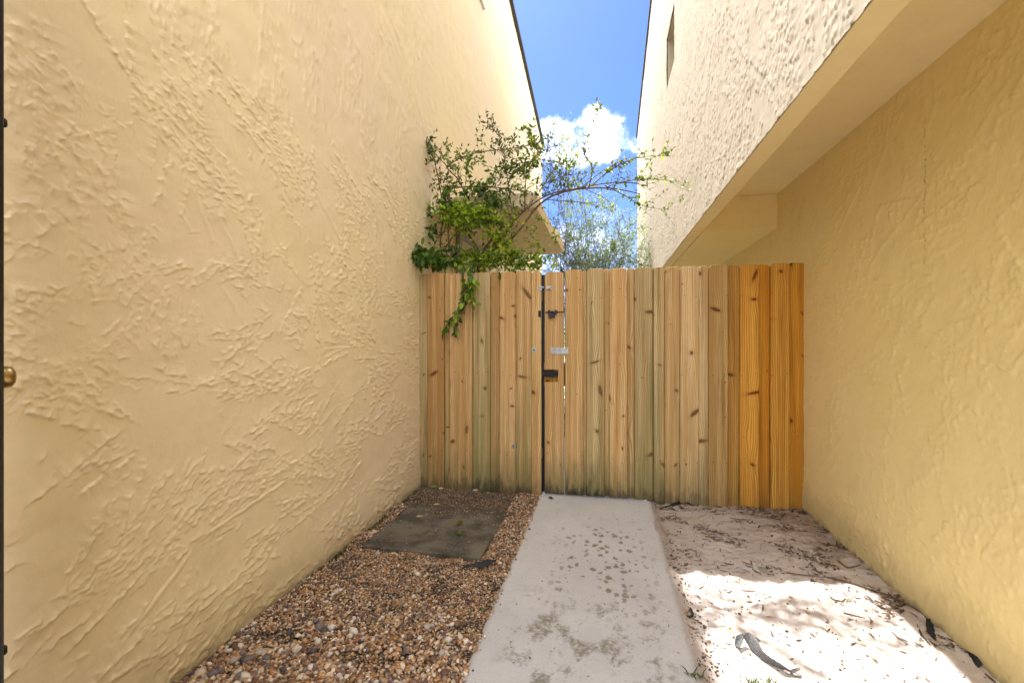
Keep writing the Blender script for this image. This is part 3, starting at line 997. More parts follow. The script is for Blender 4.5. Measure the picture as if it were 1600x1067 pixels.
for (a_, b_, fr, c_, g_, mo_) in G:
    board(f2, a_, b_, fr, c_, g_, mo_, top=1.826, bot=0.012 if b_ < 1020.5 else -0.014)
rails(f2, fx(884), fx(1037))
nails(f2, [fx(q) for q in (857, 875, 890, 906, 922, 939, 957, 975, 996, 1014, 1030)], (0.33, 1.60))


def gpart(name, mb, m_, parent=f2, bevel=0.001, smooth=False):
    o = mb.build(name, m_, parent, bevel=bevel, smooth=smooth)
    o.location = tuple(-v for v in parent.location)
    return o


yf = FY - 0.0225     # plane of the board faces


def pxbox(mb, x0, y0, x1, y1, d0, d1):
    A = at_y(x0, y1, yf); B = at_y(x1, y0, yf)
    mb.box((A.x, yf - d1, A.z), (B.x, yf - d0, B.z)); return mb


# mending plate, barrel bolt, top catch, lever behind the hand hole
mb = pxbox(MB(), 860, 543, 888, 553, 0.0005, 0.004)
gpart('mending_plate', mb, M['steel'])
mb = MB()
for q in (863, 868, 880, 885):
    v = at_y(q, 548, yf); mb.lathe([(0.0035, 0), (0.003, 0.0015)], 8, (v.x, yf - 0.004, v.z), (0, -1, 0))
o = gpart('screw_heads', mb, M['steel'], bevel=0); o['kind'] = 'stuff'
mb = pxbox(MB(), 855, 486, 872, 489.5, 0.0005, 0.005); pxbox(mb, 857, 484.5, 860, 492, 0.005, 0.016); pxbox(mb, 867, 484.5, 870, 492, 0.005, 0.016)
A = at_y(852, 488, yf); B = at_y(882, 489, yf)
mb.tube([(A.x, yf - 0.011, A.z), (B.x, yf - 0.011, A.z)], 0.0045, 8)
bo = gpart('barrel_bolt', mb, M['black_iron'], bevel=0.0006)
mb = pxbox(MB(), 858, 490, 867, 497, 0.002, 0.022)
v = at_y(862.5, 489, yf)
mb.tube([(v.x + 0.012*math.cos(q), yf - 0.012, v.z + 0.014*math.sin(q)) for q in [math.pi*k/8 for k in range(9)]], 0.003, 6)
gpart('padlock', mb, M['black_iron'], bevel=0.002)
mb = pxbox(MB(), 853, 447, 862, 453, 0.0005, 0.004); v = at_y(858, 451, yf)
mb.lathe([(0.011, 0), (0.011, 0.010), (0.006, 0.018)], 12, (v.x, yf - 0.002, v.z), (0, -1, 0))
gpart('catch', mb, M['steel'])
mb = MB(); A = at_y(850, 584, FY + 0.03); B = at_y(873, 584, FY + 0.03)
mb.box((A.x, FY + 0.022, A.z - 0.028), (B.x - 0.035, FY + 0.035, A.z + 0.03))
mb.tube([(A.x - 0.01, FY + 0.012, A.z), (B.x, FY + 0.010, A.z + 0.004)], 0.009, 8)
mb.box((B.x - 0.05, FY + 0.008, A.z - 0.02), (B.x - 0.006, FY + 0.022, A.z + 0.024))
gpart('lever_latch', mb, M['black_iron'])
mb = MB(); mb.box((fx(849), FY + 0.04, hz0 - 0.04), (fx(884), FY + 0.075, hz1 + 0.05))
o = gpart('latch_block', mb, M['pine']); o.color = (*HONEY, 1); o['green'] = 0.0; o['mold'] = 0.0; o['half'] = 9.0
# hardware on the left panel
mb = pxbox(MB(), 831, 543, 838, 551, 0.0005, 0.003); gpart('strike_plate', mb, M['steel'], f1)
mb = MB(); v = at_y(834.5, 547, yf); mb.lathe([(0.006, 0), (0.004, 0.002)], 8, (v.x, yf - 0.003, v.z), (0, -1, 0)); gpart('screw', mb, M['black_iron'], f1, bevel=0)
mb = pxbox(MB(), 841.5, 447, 847, 454, 0.0005, 0.004); pxbox(mb, 845, 448, 850, 450, 0.004, 0.012); gpart('catch_plate', mb, M['steel'], f1)
mb = pxbox(MB(), 841.5, 485.5, 845.5, 495.5, 0.0005, 0.014); gpart('bolt_keeper', mb, M['black_iron'], f1, bevel=0.002)
mb = pxbox(MB(), 800.5, 694, 806, 700, 0.0005, 0.003); gpart('screw_plate', mb, M['steel'], f1)

f3 = empty('fence_panel', (fx(1150), FY, 0))
tag(f3, 'pine board fence panel right of the gate, its last boards stained bright orange', 'fence panel', 'pine fence panels beside the gate')
Q = [(1040.5, 1061.3, 0, TAN, .15, .5, 0), (1061, 1091.6, 1, PALE, .12, .5, 0), (1091.6, 1105.5, 0, PALE, .3, .4, 0), (1105.5, 1137, 1, (0.55, 0.385, 0.18), .05, .25, 0),
     (1137, 1153.5, 0, (0.58, 0.34, 0.09), .1, .25, 0), (1153.5, 1185, 1, ORANGE, 0, .12, 1), (1185, 1201, 0, (0.62, 0.30, 0.035), 0, .3, 1),
     (1201, 1233, 1, ORANGE, 0, .12, 1), (1233, 1256, 0, (0.66, 0.35, 0.045), 0, .15, 1)]
for (a_, b_, fr, c_, g_, mo_, lab) in Q:
    board(f3, a_, b_, fr, c_, g_, mo_, top=1.826, bot=-0.035, label='orange stained pine board' if lab else None)
rails(f3, fx(1041), XR - 0.012)
nails(f3, [fx(q) for q in (1066, 1087, 1111, 1132, 1159, 1180, 1207, 1228)], (0.33, 1.0, 1.60))
po = MB().box((fx(1040) - 0.05, FY + 0.056, -0.1), (fx(1040) + 0.04, FY + 0.145, 1.78)).build('post', M['pine'], f3)
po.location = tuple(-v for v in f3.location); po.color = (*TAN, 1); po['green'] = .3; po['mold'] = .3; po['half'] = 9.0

# ------------------------------------------------------------------ open black door at the left edge of the view
e = Vector(ray(6.2, 529)); e.z = 0; e.normalize()
nrm = Vector((-e.y, e.x, 0)); nrm = nrm if nrm.y > 0 else -nrm
ang = math.atan2(e.y, e.x)
dr = empty('open_door', tuple(e * 0.9), ang)
tag(dr, 'black door standing open at the left edge of the view with a brass knob', 'door')
sgn = 1 if nrm.dot(Vector((-math.sin(ang), math.cos(ang), 0))) > 0 else -1
# in local axes: +x runs out from the hinge, the passage side is local y = sgn
LN = 0.86
y_in, y_out = (0.0, -0.044 * sgn)
MB().box((0, min(y_in, y_out), 0.03), (LN, max(y_in, y_out), 2.55)).build('leaf', M['door'], dr, bevel=0.002)
kn = MB().lathe([(0.030, 0.0), (0.030, 0.004), (0.012, 0.006), (0.011, 0.022), (0.020, 0.026), (0.0265, 0.034), (0.0275, 0.046), (0.024, 0.056), (0.014, 0.062), (0.004, 0.0635)],
                28, (LN - 0.06, 0.0, EYE - 1.66*0.677*61/FPX - 0.001), (0, sgn, 0))
kn = kn.build('knob', M['brass'], dr, smooth=True)
kn.location = (0, -0.042 * sgn, 0)
mb = MB()
for zb_ in (EYE + 1.12*354/FPX, EYE - 1.12*511/FPX):
    mb.lathe([(0.012, 0), (0.012, 0.008), (0.008, 0.012)], 12, (LN - 0.02, 0.0, zb_), (0, sgn, 0))
bh = mb.build('bolt_head', M['black_iron'], dr); bh.location = (0, -0.006 * sgn, 0)
MB().box((-0.10, min(-0.005*sgn, -0.06*sgn), 0.0), (-0.003, max(-0.005*sgn, -0.06*sgn), 2.62)).build('hinge_post', M['door'], dr)

# ------------------------------------------------------------------ paving slab, gravel, litter
sl = MB().prism([(-1.465, 2.615), (-0.712, 2.60), (-0.705, 3.36), (-1.45, 3.37)], -0.05, 0.006, 'z').build('paving_slab', M['paver'], bevel=0.005)
tag(sl, 'dark mossy square paving slab set in the gravel in front of the left fence panel', 'paving slab')

ico_v = []
phi = (1 + 5 ** 0.5) / 2
for a_, b_ in ((-1, phi), (1, phi), (-1, -phi), (1, -phi)): ico_v.append((a_, b_, 0))
for a_, b_ in ((-1, phi), (1, phi), (-1, -phi), (1, -phi)): ico_v.append((0, a_, b_))
for a_, b_ in ((-1, phi), (1, phi), (-1, -phi), (1, -phi)): ico_v.append((b_, 0, a_))
ico_v = np.array(ico_v) / math.sqrt(1 + phi * phi)
d2 = ((ico_v[:, None] - ico_v[None]) ** 2).sum(-1)
L2 = d2[d2 > 1e-6].min() * 1.05
ico_f = []
for i in range(12):
    for j in range(i+1, 12):
        for k_ in range(j+1, 12):
            if d2[i, j] < L2 and d2[j, k_] < L2 and d2[i, k_] < L2:
                nrm_ = np.cross(ico_v[j]-ico_v[i], ico_v[k_]-ico_v[i])
                ico_f.append((i, j, k_) if nrm_.dot(ico_v[i]) > 0 else (i, k_, j))
ico_f = np.array(ico_f)


def stones(name, X, Y, Z, size, cols, flat=0.62, seed=1):
    r = np.random.default_rng(seed)
    n = len(X)
    sc = np.stack([r.uniform(0.75, 1.35, n), r.uniform(0.7, 1.1, n), r.uniform(0.42, 0.85, n) * flat / 0.62], -1)
    base = ico_v[None] * (1 + r.uniform(-0.16, 0.16, (n, 12, 1))) * sc[:, None] * size[:, None, None]
    a1 = r.uniform(0, 2*np.pi, n); a2 = r.normal(0, 0.35, n)
    ca, sa = np.cos(a2)[:, None], np.sin(a2)[:, None]
    x = base[..., 0]; z = base[..., 2]
    base = np.stack([x*ca + z*sa, base[..., 1], -x*sa + z*ca], -1)
    ca, sa = np.cos(a1)[:, None], np.sin(a1)[:, None]
    x = base[..., 0].copy(); y = base[..., 1].copy()
    P_ = np.stack([x*ca - y*sa + X[:, None], x*sa + y*ca + Y[:, None], base[..., 2] + Z[:, None]], -1).reshape(-1, 3)
    F_ = (ico_f[None] + (np.arange(n) * 12)[:, None, None]).reshape(-1, 3)
    C_ = np.repeat(cols, 12, 0)
    return np_mesh(name, P_, F_, True, C_)


pal = np.array([(0.36, 0.24, 0.14), (0.46, 0.34, 0.22), (0.55, 0.46, 0.34), (0.30, 0.17, 0.09), (0.20, 0.11, 0.065), (0.62, 0.57, 0.50),
                (0.42, 0.22, 0.08), (0.075, 0.065, 0.065), (0.16, 0.13, 0.125), (0.13, 0.07, 0.045), (0.40, 0.33, 0.28), (0.48, 0.33, 0.13)])
pw = np.array([.15, .15, .11, .12, .12, .05, .07, .05, .06, .06, .06, .05]); pw = pw / pw.sum()
NP = 42000
yy_ = 1.25 + (rng.random(NP) ** 1.15) * 2.62
xx_ = np.where(rng.random(NP) < 0.012, PATH_L + rng.exponential(0.006, NP), rng.uniform(XL + 0.015, PATH_L - 0.004, NP))
size = rng.lognormal(math.log(0.0047), 0.28, NP)
bigp = sstep(yy_, 2.25, 1.5)
size *= 1 + 0.55 * bigp * rng.random(NP) + 0.2 * bigp
on_slab = (xx_ > -1.47) & (xx_ < -0.712) & (yy_ > 2.60) & (yy_ < 3.37)
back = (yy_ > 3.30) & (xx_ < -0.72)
keep = ~(on_slab & (rng.random(NP) > 0.018 + 0.25 * sstep(yy_, 3.1, 3.37) + 0.75 * sstep(-xx_ + (2.62 - yy_) * 0.6 + 0.1 * np.sin(yy_ * 9), 1.33, 1.47)))
keep &= ~(back & (rng.random(NP) > 0.30)) | on_slab & keep
bare = sample(field(330, 500, 0.012, 0.30, 0.42), 0.012, xx_ + 3, yy_ + 1)
keep &= ~((bare > 1.15) & (rng.random(NP) < 0.85) & (yy_ < 2.6))
xx_, yy_, size, on_slab, back = [v[keep] for v in (xx_, yy_, size, on_slab, back)]
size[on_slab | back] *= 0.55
zz0 = -0.012 + sample(GH, 0.012, xx_ + 5, yy_ + 5)
zz0 = np.where(xx_ > PATH_L, 0.0, np.where(on_slab, 0.006, zz0)) + size * rng.uniform(0.15, 0.75, len(size)) + np.where(on_slab | back, 0, rng.random(len(size)) * 0.005)
cols = pal[rng.choice(len(pal), len(xx_), p=pw)] * rng.uniform(0.75, 1.2, (len(xx_), 1))
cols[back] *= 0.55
cols = np.clip(cols * np.array([1.02, 0.94, 0.86]), 0.01, 0.78)
big_ = (rng.random(len(size)) < 0.012 + 0.022 * (yy_ < 2.0)) & ~on_slab & ~back
size[big_] *= rng.uniform(1.5, 2.4, big_.sum())
zz0[big_] += 0.002
cols[big_] = pal[rng.choice([7, 8, 9, 8, 2, 10, 4, 5], big_.sum())] * 0.9
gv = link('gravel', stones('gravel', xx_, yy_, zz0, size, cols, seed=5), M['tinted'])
tag(gv, 'loose brown, tan and grey pea gravel between the left wall and the path', 'gravel', kind='stuff')

# stones at the right edge of the path and scattered in the sand
n = 900
x_ = np.concatenate([rng.normal(0.395, 0.03, 420), rng.uniform(0.42, 1.40, 380), rng.uniform(0.55, 1.1, 100)])
y_ = np.concatenate([1.5 + rng.random(420) ** 1.6 * 1.5, rng.uniform(1.6, 3.75, 380), rng.normal(1.78, 0.05, 100)])
ok = x_ > PATH_R + 0.006
x_, y_ = x_[ok], y_[ok]
sz = rng.lognormal(math.log(0.0042), 0.4, len(x_)); sz = np.minimum(sz, 0.010)
cl = pal[rng.choice([3, 4, 7, 8, 9, 11, 0], len(x_))] * 0.7
st_ = link('scattered_stones', stones('scattered_stones', x_, y_, sand_z(x_, y_) + sz * 0.3, sz, cl, seed=9), M['tinted'])
tag(st_, 'small dark stones scattered over the pale sand by the path edge', 'stones', kind='stuff')


def slivers(name, X, Y, Z, L_, W_, cols, seed):
    """dry twig and leaf fragments: slim bent strips with a keel (4 tris up)"""
    r = np.random.default_rng(seed); n = len(X)
    a1 = r.uniform(0, 2*np.pi, n); lift = r.uniform(0.0, 0.35, n)
    t_ = np.stack([np.cos(a1), np.sin(a1)], -1); s2 = np.stack([-t_[:, 1], t_[:, 0]], -1)
    bend = r.normal(0, 0.25, n)
    P_ = np.zeros((n, 6, 3))
    for i, u in enumerate((-0.5, 0.0, 0.5)):
        cxy = t_ * (u * L_)[:, None] + s2 * ((u*u*4) * bend * L_ * 0.3)[:, None]
        wv = W_ * (1.0 if i == 1 else 0.35)
        for j, sg in enumerate((-1, 1)):
            P_[:, i*2 + j, :2] = cxy + s2 * (sg * wv / 2)[:, None] + np.stack([X, Y], -1)
            P_[:, i*2 + j, 2] = Z + 0.0015 + (abs(u) * lift * L_ * 0.5) + (0.25 * W_ if j else 0)
    idx = np.array([(0, 1, 3), (0, 3, 2), (2, 3, 5), (2, 5, 4)])
    F_ = (idx[None] + (np.arange(n) * 6)[:, None, None]).reshape(-1, 3)
    return np_mesh(name, P_.reshape(-1, 3), F_, False, np.repeat(cols, 6, 0))


lit = np.array([(0.09, 0.055, 0.035), (0.05, 0.035, 0.028), (0.16, 0.10, 0.06), (0.24, 0.16, 0.09), (0.36, 0.22, 0.09), (0.30, 0.27, 0.22)])
clump = field(340, 600, 0.01, 0.28, 0.4)
N = 15000
x_ = rng.uniform(PATH_R + 0.01, XR - 0.01, N); y_ = rng.uniform(1.6, 3.77, N)
dens = 0.035 + 0.9 * sstep(y_, 2.4, 3.3) * sstep(sample(clump, 0.01, x_, y_), 0.5, 1.6) + 1.3 * sstep(x_ + (y_ - 3.8) * 0.12, 0.85, 1.2) * sstep(y_, 1.6, 2.9) * sstep(sample(clump, 0.01, x_ + 2, y_), 0.1, 1.3)
dens += 0.9 * sstep(y_, 3.62, 3.75) * 0.6
k_ = rng.random(N) < dens
x_, y_ = x_[k_], y_[k_]; n = len(x_)
L_ = rng.lognormal(math.log(0.017), 0.65, n); W_ = np.minimum(L_ * rng.uniform(0.10, 0.5, n), 0.010)
cl = lit[rng.choice(len(lit), n, p=(.3, .22, .22, .12, .07, .07))]
o = link('leaf_litter', slivers('leaf_litter', x_, y_, sand_z(x_, y_), L_, W_, cl, 3), M['tinted'])
tag(o, 'dry brown twig and leaf fragments strewn on the sand', 'leaf litter', kind='stuff')
N = 2600
x_ = rng.uniform(XL + 0.02, PATH_L - 0.02, N); y_ = np.where(rng.random(N) < .6, rng.uniform(3.28, 3.78, N), rng.uniform(1.5, 3.7, N))
on = (x_ > -1.47) & (x_ < -0.712) & (y_ > 2.6) & (y_ < 3.37)
kk_ = ~(on & (rng.random(N) < 0.75)) & ((y_ > 3.28) | (rng.random(N) < 0.35))
x_, y_, on = x_[kk_], y_[kk_], on[kk_]; n = len(x_)
L_ = rng.lognormal(math.log(0.012), 0.5, n); W_ = np.minimum(L_ * rng.uniform(0.15, 0.6, n), 0.009)
cl = lit[rng.choice(len(lit), n, p=(.35, .3, .15, .08, .04, .08))]
zl = np.where(on, 0.007, sample(GH, 0.012, x_ + 5, y_ + 5) - 0.004)
o = link('bark_litter', slivers('bark_litter', x_, y_, zl, L_, W_, cl, 4), M['tinted'])
tag(o, 'dark bark and leaf crumbs along the foot of the left fence panel', 'leaf litter', kind='stuff')

# crumbs on the path
N = 150
x_ = rng.uniform(PATH_L + .02, PATH_R - .01, N); y_ = 1.6 + rng.random(N) * 2.2
L_ = rng.uniform(0.004, 0.014, N); W_ = L_ * 0.45
o = link('path_crumbs', slivers('path_crumbs', x_, y_, np.zeros(N), L_, W_, lit[rng.choice(3, N)], 6), M['tinted'])
tag(o, 'tiny dark crumbs lying on the concrete path', 'leaf litter', kind='stuff')


# ---- leaves
def leaf_local(L, W, fold=0.25, curl=0.15):
    """pointed oval leaf of eight facets, origin at the stalk, running along +x"""
    st = [(0.0, 0.0), (0.28, 0.85), (0.62, 0.80), (1.0, 0.0)]
    v = []
    for u, wv in st:
        x = u * L; z = -curl * L * u * u
        if wv == 0: v.append((x, 0, z))
        else: v += [(x, -wv * W / 2, z + fold * wv * W / 2), (x, 0, z), (x, wv * W / 2, z + fold * wv * W / 2)]
    # indices: 0 | 1 2 3 | 4 5 6 | 7
    f = [(0, 1, 2), (0, 2, 3), (1, 4, 5), (1, 5, 2), (2, 5, 6), (2, 6, 3), (4, 7, 5), (5, 7, 6)]
    return np.array(v), np.array(f)


LV, LF = leaf_local(1.0, 1.0)


def leaf_cloud(name, P0, D, L_, Wd, cols, seed):
    """many leaves: P0 base points, D unit directions"""
    r = np.random.default_rng(seed); n = len(P0)
    up = r.normal(0, 0.55, (n, 3)) + np.array([0, 0, 1.0])
    s2 = np.cross(up, D); s2 /= np.linalg.norm(s2, axis=1, keepdims=True) + 1e-9
    nn_ = np.cross(D, s2)
    v = LV[None]
    P_ = (P0[:, None] + D[:, None] * v[..., 0:1] * L_[:, None, None] + s2[:, None] * v[..., 1:2] * Wd[:, None, None]
          + nn_[:, None] * v[..., 2:3] * L_[:, None, None] * 0.8)
    F_ = (LF[None] + (np.arange(n) * 8)[:, None, None]).reshape(-1, 3)
    return np_mesh(name, P_.reshape(-1, 3), F_, False, np.repeat(cols, 8, 0))


def unit(v): return v / (np.linalg.norm(v, axis=-1, keepdims=True) + 1e-9)


def smooth_path(pts, n=6):
    pts = [np.array(p) for p in pts]
    out = []
    for i in range(len(pts) - 1):
        p0 = pts[max(i-1, 0)]; p1 = pts[i]; p2 = pts[i+1]; p3 = pts[min(i+2, len(pts)-1)]
        for k_ in range(n):
            t_ = k_ / n
            out.append(0.5 * ((2*p1) + (-p0+p2)*t_ + (2*p0-5*p1+4*p2-p3)*t_**2 + (-p0+3*p1-3*p2+p3)*t_**3))
    out.append(pts[-1])
    return out


class Plant:
    def __init__(s, seed):
        s.r = np.random.default_rng(seed); s.w = MB(); s.P = []; s.D = []; s.L = []; s.C = []; s.Wd = []; s.k = 1.0

    def branch(s, pts, r0, r1, seg=6, wob=0.0, n=6):
        q = smooth_path(pts, n)
        if wob:
            for i in range(1, len(q) - 1): q[i] = q[i] + s.r.normal(0, wob, 3)
        k_ = len(q)
        s.w.tube(q, [r0 + (r1 - r0) * i / (k_-1) for i in range(k_)], seg)
        return q

    def leaves_on(s, q, count, L, aspect, cols, start=0.2, droop=0.0, jit=0.35):
        q = np.array(q)
        for _ in range(count):
            u = start + (1-start) * s.r.random(); i = min(int(u * (len(q)-1)), len(q)-2)
            p_ = q[i] + (q[i+1]-q[i]) * s.r.random()
            t_ = unit(q[i+1]-q[i])
            d = t_ * 0.5 + s.r.normal(0, 1, 3) * 0.75 + np.array([0, 0, 0.15 - droop])
            l = L * s.k * s.r.uniform(1-jit, 1+jit)
            s.P.append(p_); s.D.append(unit(d)); s.L.append(l); s.Wd.append(l * aspect * s.r.uniform(0.8, 1.2))
            c_ = np.array(cols[s.r.integers(len(cols))]) * s.r.uniform(0.75, 1.25)
            s.C.append(c_)

    def twigs(s, q, count, length, L, aspect, cols, per=7, up=0.4, r=0.0016, bias=(0, 0, 0), start=0.15, droop=0.0, sub=0):
        q = np.array(q)
        for _ in range(count):
            u = start + (1-start) * s.r.random(); i = min(int(u * (len(q)-1)), len(q)-2)
            p_ = q[i] + (q[i+1]-q[i]) * s.r.random()
            t_ = unit(q[i+1]-q[i])
            d = unit(t_*0.6 + s.r.normal(0, 0.6, 3) + np.array([0, 0, up]) + np.array(bias))
            l = length * s.r.uniform(0.5, 1.3)
            d2_ = unit(d + s.r.normal(0, 0.35, 3))
            tw = [p_, p_ + d*l*0.5, p_ + d*l*0.5 + d2_*l*0.5]
            qq = s.branch(tw, r, r*0.45, seg=3, n=3)
            s.leaves_on(qq, per, L, aspect, cols, 0.1, droop)
            if sub:
                s.twigs(qq, sub, length*0.5, L, aspect, cols, max(3, per//2), up, r*0.7, bias, 0.2, droop)

    def finish(s, root, leaf_name, stem_name, bark, big=0.0, maxbig=0):
        o = s.w.build(stem_name, bark, root, smooth=True)
        o.location = tuple(-v for v in root.location); o['kind'] = 'stuff'
        P_, D_, L_, W_, C_ = [np.array(v) for v in (s.P, s.D, s.L, s.Wd, s.C)]
        C_ = np.clip(C_, 0.005, 0.6)
        sel = np.zeros(len(P_), bool)
        if maxbig:
            order = np.argsort(-L_)[:maxbig]; sel[order] = L_[order] > big
        me = leaf_cloud(leaf_name, P_[~sel], D_[~sel], L_[~sel], W_[~sel], C_[~sel], 1)
        o = link(leaf_name, me, M['leaf'], root); o.location = tuple(-v for v in root.location); o['kind'] = 'stuff'
        for i in np.where(sel)[0]:
            me = leaf_cloud('leaf', np.zeros((1, 3)), D_[i:i+1], L_[i:i+1], W_[i:i+1], C_[i:i+1], int(i))
            o = link('leaf', me, M['leaf'], root)
            o.location = tuple(P_[i] - np.array(root.location))


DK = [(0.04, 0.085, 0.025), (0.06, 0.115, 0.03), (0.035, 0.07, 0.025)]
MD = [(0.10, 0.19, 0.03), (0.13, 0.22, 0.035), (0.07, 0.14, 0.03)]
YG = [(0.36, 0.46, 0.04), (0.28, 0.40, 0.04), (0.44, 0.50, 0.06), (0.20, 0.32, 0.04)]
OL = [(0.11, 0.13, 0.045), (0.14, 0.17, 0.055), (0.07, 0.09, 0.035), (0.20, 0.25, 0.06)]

vroot = empty('climbing_shrub', (-1.0, 4.0, 0))
tag(vroot, 'tangled leafy shrub sprawling over the top of the fence against the left wall', 'shrub')
V = Plant(21); V.k = 1.18


def vp(px, py, Y): return tuple(at_y(px, py, Y))


# stems rising behind the fence
b0 = V.branch([(-1.05, 4.12, -0.02), (-1.07, 4.13, 0.8), vp(745, 470, 4.12), vp(752, 400, 4.12), vp(785, 352, 4.1), vp(760, 345, 4.08)], 0.022, 0.010)
b1 = V.branch([vp(752, 400, 4.1), vp(800, 372, 4.06), vp(845, 318, 4.02), vp(890, 298, 3.98), vp(950, 294, 3.95), vp(1000, 303, 3.92)], 0.012, 0.004, n=8)
b2 = V.branch([vp(745, 430, 4.1), vp(800, 350, 4.05), vp(850, 308, 4.0), vp(905, 294, 3.97), vp(965, 285, 3.93), vp(1012, 290, 3.9)], 0.009, 0.003, n=8)
b3 = V.branch([vp(700, 352, 4.0), vp(702, 392, 4.02), vp(706, 372, 4.0), vp(745, 347, 3.96), vp(785, 352, 4.0)], 0.008, 0.010)
b4 = V.branch([vp(725, 400, 4.1), vp(690, 395, 4.05), vp(692, 330, 4.0), vp(683, 270, 3.98), vp(672, 235, 3.96), vp(652, 218, 3.95)], 0.008, 0.002, n=8)
b5 = V.branch([vp(752, 400, 4.1), vp(700, 310, 4.05), vp(705, 295, 4.0), vp(760, 292, 4.0), vp(830, 300, 4.0)], 0.012, 0.004)
b6 = V.branch([vp(737, 320, 4.05), vp(715, 280, 4.0), vp(700, 260, 4.0), vp(740, 240, 4.0), vp(800, 232, 4.0), vp(842, 225, 4.0)], 0.007, 0.003)
b7 = V.branch([vp(800, 330, 4.0), vp(790, 260, 3.98), vp(785, 225, 3.97), vp(770, 200, 3.96), vp(752, 187, 3.96)], 0.005, 0.0012)
b8 = V.branch([vp(700, 262, 4.0), vp(680, 240, 3.98), vp(668, 228, 3.96)], 0.004, 0.0015)
b9 = V.branch([vp(820, 330, 4.0), vp(822, 280, 4.0), vp(835, 235, 4.0), vp(828, 212, 4.0)], 0.005, 0.0015)
# arm reaching right
c1 = V.branch([vp(920, 294, 3.96), vp(925, 262, 3.95), vp(912, 235, 3.94), vp(925, 195, 3.93), vp(936, 168, 3.92)], 0.006, 0.001)
c2 = V.branch([vp(925, 290, 3.96), vp(960, 262, 3.93), vp(1000, 246, 3.9), vp(1050, 244, 3.86)], 0.005, 0.001)
c3 = V.branch([vp(950, 292, 3.95), vp(985, 282, 3.93), vp(1020, 280, 3.9), vp(1056, 283, 3.87)], 0.004, 0.001)
c4 = V.branch([vp(945, 290, 3.95), vp(975, 305, 3.92), vp(1005, 322, 3.9), vp(1046, 328, 3.87)], 0.005, 0.001)
c5 = V.branch([vp(915, 296, 3.96), vp(945, 310, 3.94), vp(962, 330, 3.93)], 0.003, 0.001)
c6 = V.branch([vp(905, 296, 3.96), vp(895, 270, 3.95), vp(905, 240, 3.94)], 0.003, 0.001)
V.leaves_on(c1, 40, 0.028, 0.5, OL + OL + YG, 0.2); V.twigs(c1, 16, 0.13, 0.024, 0.5, OL + OL + YG, 6, r=0.002)
for c_ in (c2, c3, c4): 
    V.leaves_on(c_, 30, 0.026, 0.5, OL + MD + YG, 0.1)
    V.twigs(c_, 16, 0.15, 0.025, 0.5, OL + MD + YG[:1], 6, up=0.5)
for (p0, p1, p2, n_) in (((842, 300), (870, 262), (905, 245), 9), ((850, 312), (905, 316), (950, 326), 6), ((800, 258), (850, 250), (893, 262), 12), ((842, 292), (880, 276), (930, 268), 10),
                      ((905, 296), (950, 262), (985, 255), 8), ((830, 250), (856, 232), (880, 226), 7)):
    q_ = V.branch([vp(*p0, 3.98), vp(*p1, 3.95), vp(*p2, 3.92)], 0.004, 0.0012)
    V.twigs(q_, n_, 0.13, 0.027, 0.48, OL + YG, 6, up=0.4, r=0.002); V.leaves_on(q_, 14, 0.028, 0.5, OL + YG, 0.1)
V.leaves_on(c5, 10, 0.026, 0.5, YG); V.leaves_on(c6, 10, 0.026, 0.5, MD)
V.twigs(b1[18:], 9, 0.12, 0.026, 0.5, YG + OL, 5, up=0.6)
V.twigs(b2[10:], 24, 0.20, 0.028, 0.5, OL + MD, 6, up=0.9, r=0.002); V.twigs(b2[8:24], 22, 0.34, 0.026, 0.5, OL + OL + MD, 8, up=1.1, r=0.002, sub=1)
# upper loose olive canopy against the wall
V.twigs(b4, 34, 0.17, 0.030, 0.48, OL + OL + DK, 7, up=0.2)
V.twigs(b6, 44, 0.21, 0.030, 0.48, OL + OL + DK + MD, 8, up=0.25, sub=1)
V.twigs(b5, 36, 0.19, 0.032, 0.5, OL + MD + DK, 8, up=0.45, sub=1)
V.twigs(b7, 24, 0.13, 0.028, 0.45, OL + DK, 6, up=0.3)
V.twigs(b8, 20, 0.12, 0.028, 0.48, OL + DK, 7, up=0.2)
V.twigs(b9, 34, 0.16, 0.030, 0.5, OL + MD + YG, 7, up=0.3)
V.twigs(b2[:12], 34, 0.20, 0.030, 0.5, OL + MD, 7, up=0.6)


def clump_at(px, py, Y, n, rad, L, cols, per=8, up=0.3, droop=0.0, aspect=0.5):
    c0 = np.array(vp(px, py, Y))
    for _ in range(n):
        d = unit(V.r.normal(0, 1, 3))
        e0 = c0 + d * rad * V.r.uniform(0.0, 0.5) * np.array([1.2, 0.6, 0.7])
        e1 = e0 + unit(d + np.array([0, 0, up])) * rad * V.r.uniform(0.4, 0.9) * np.array([1.2, 0.6, 0.7])
        q = V.branch([c0, e0, e1], 0.0018, 0.0008, 3, n=3)
        V.leaves_on(q, per, L, aspect, cols, 0.35, droop)


def from_frame(px, py, Y):
    p_ = np.array(vp(px, py, Y)); return p_


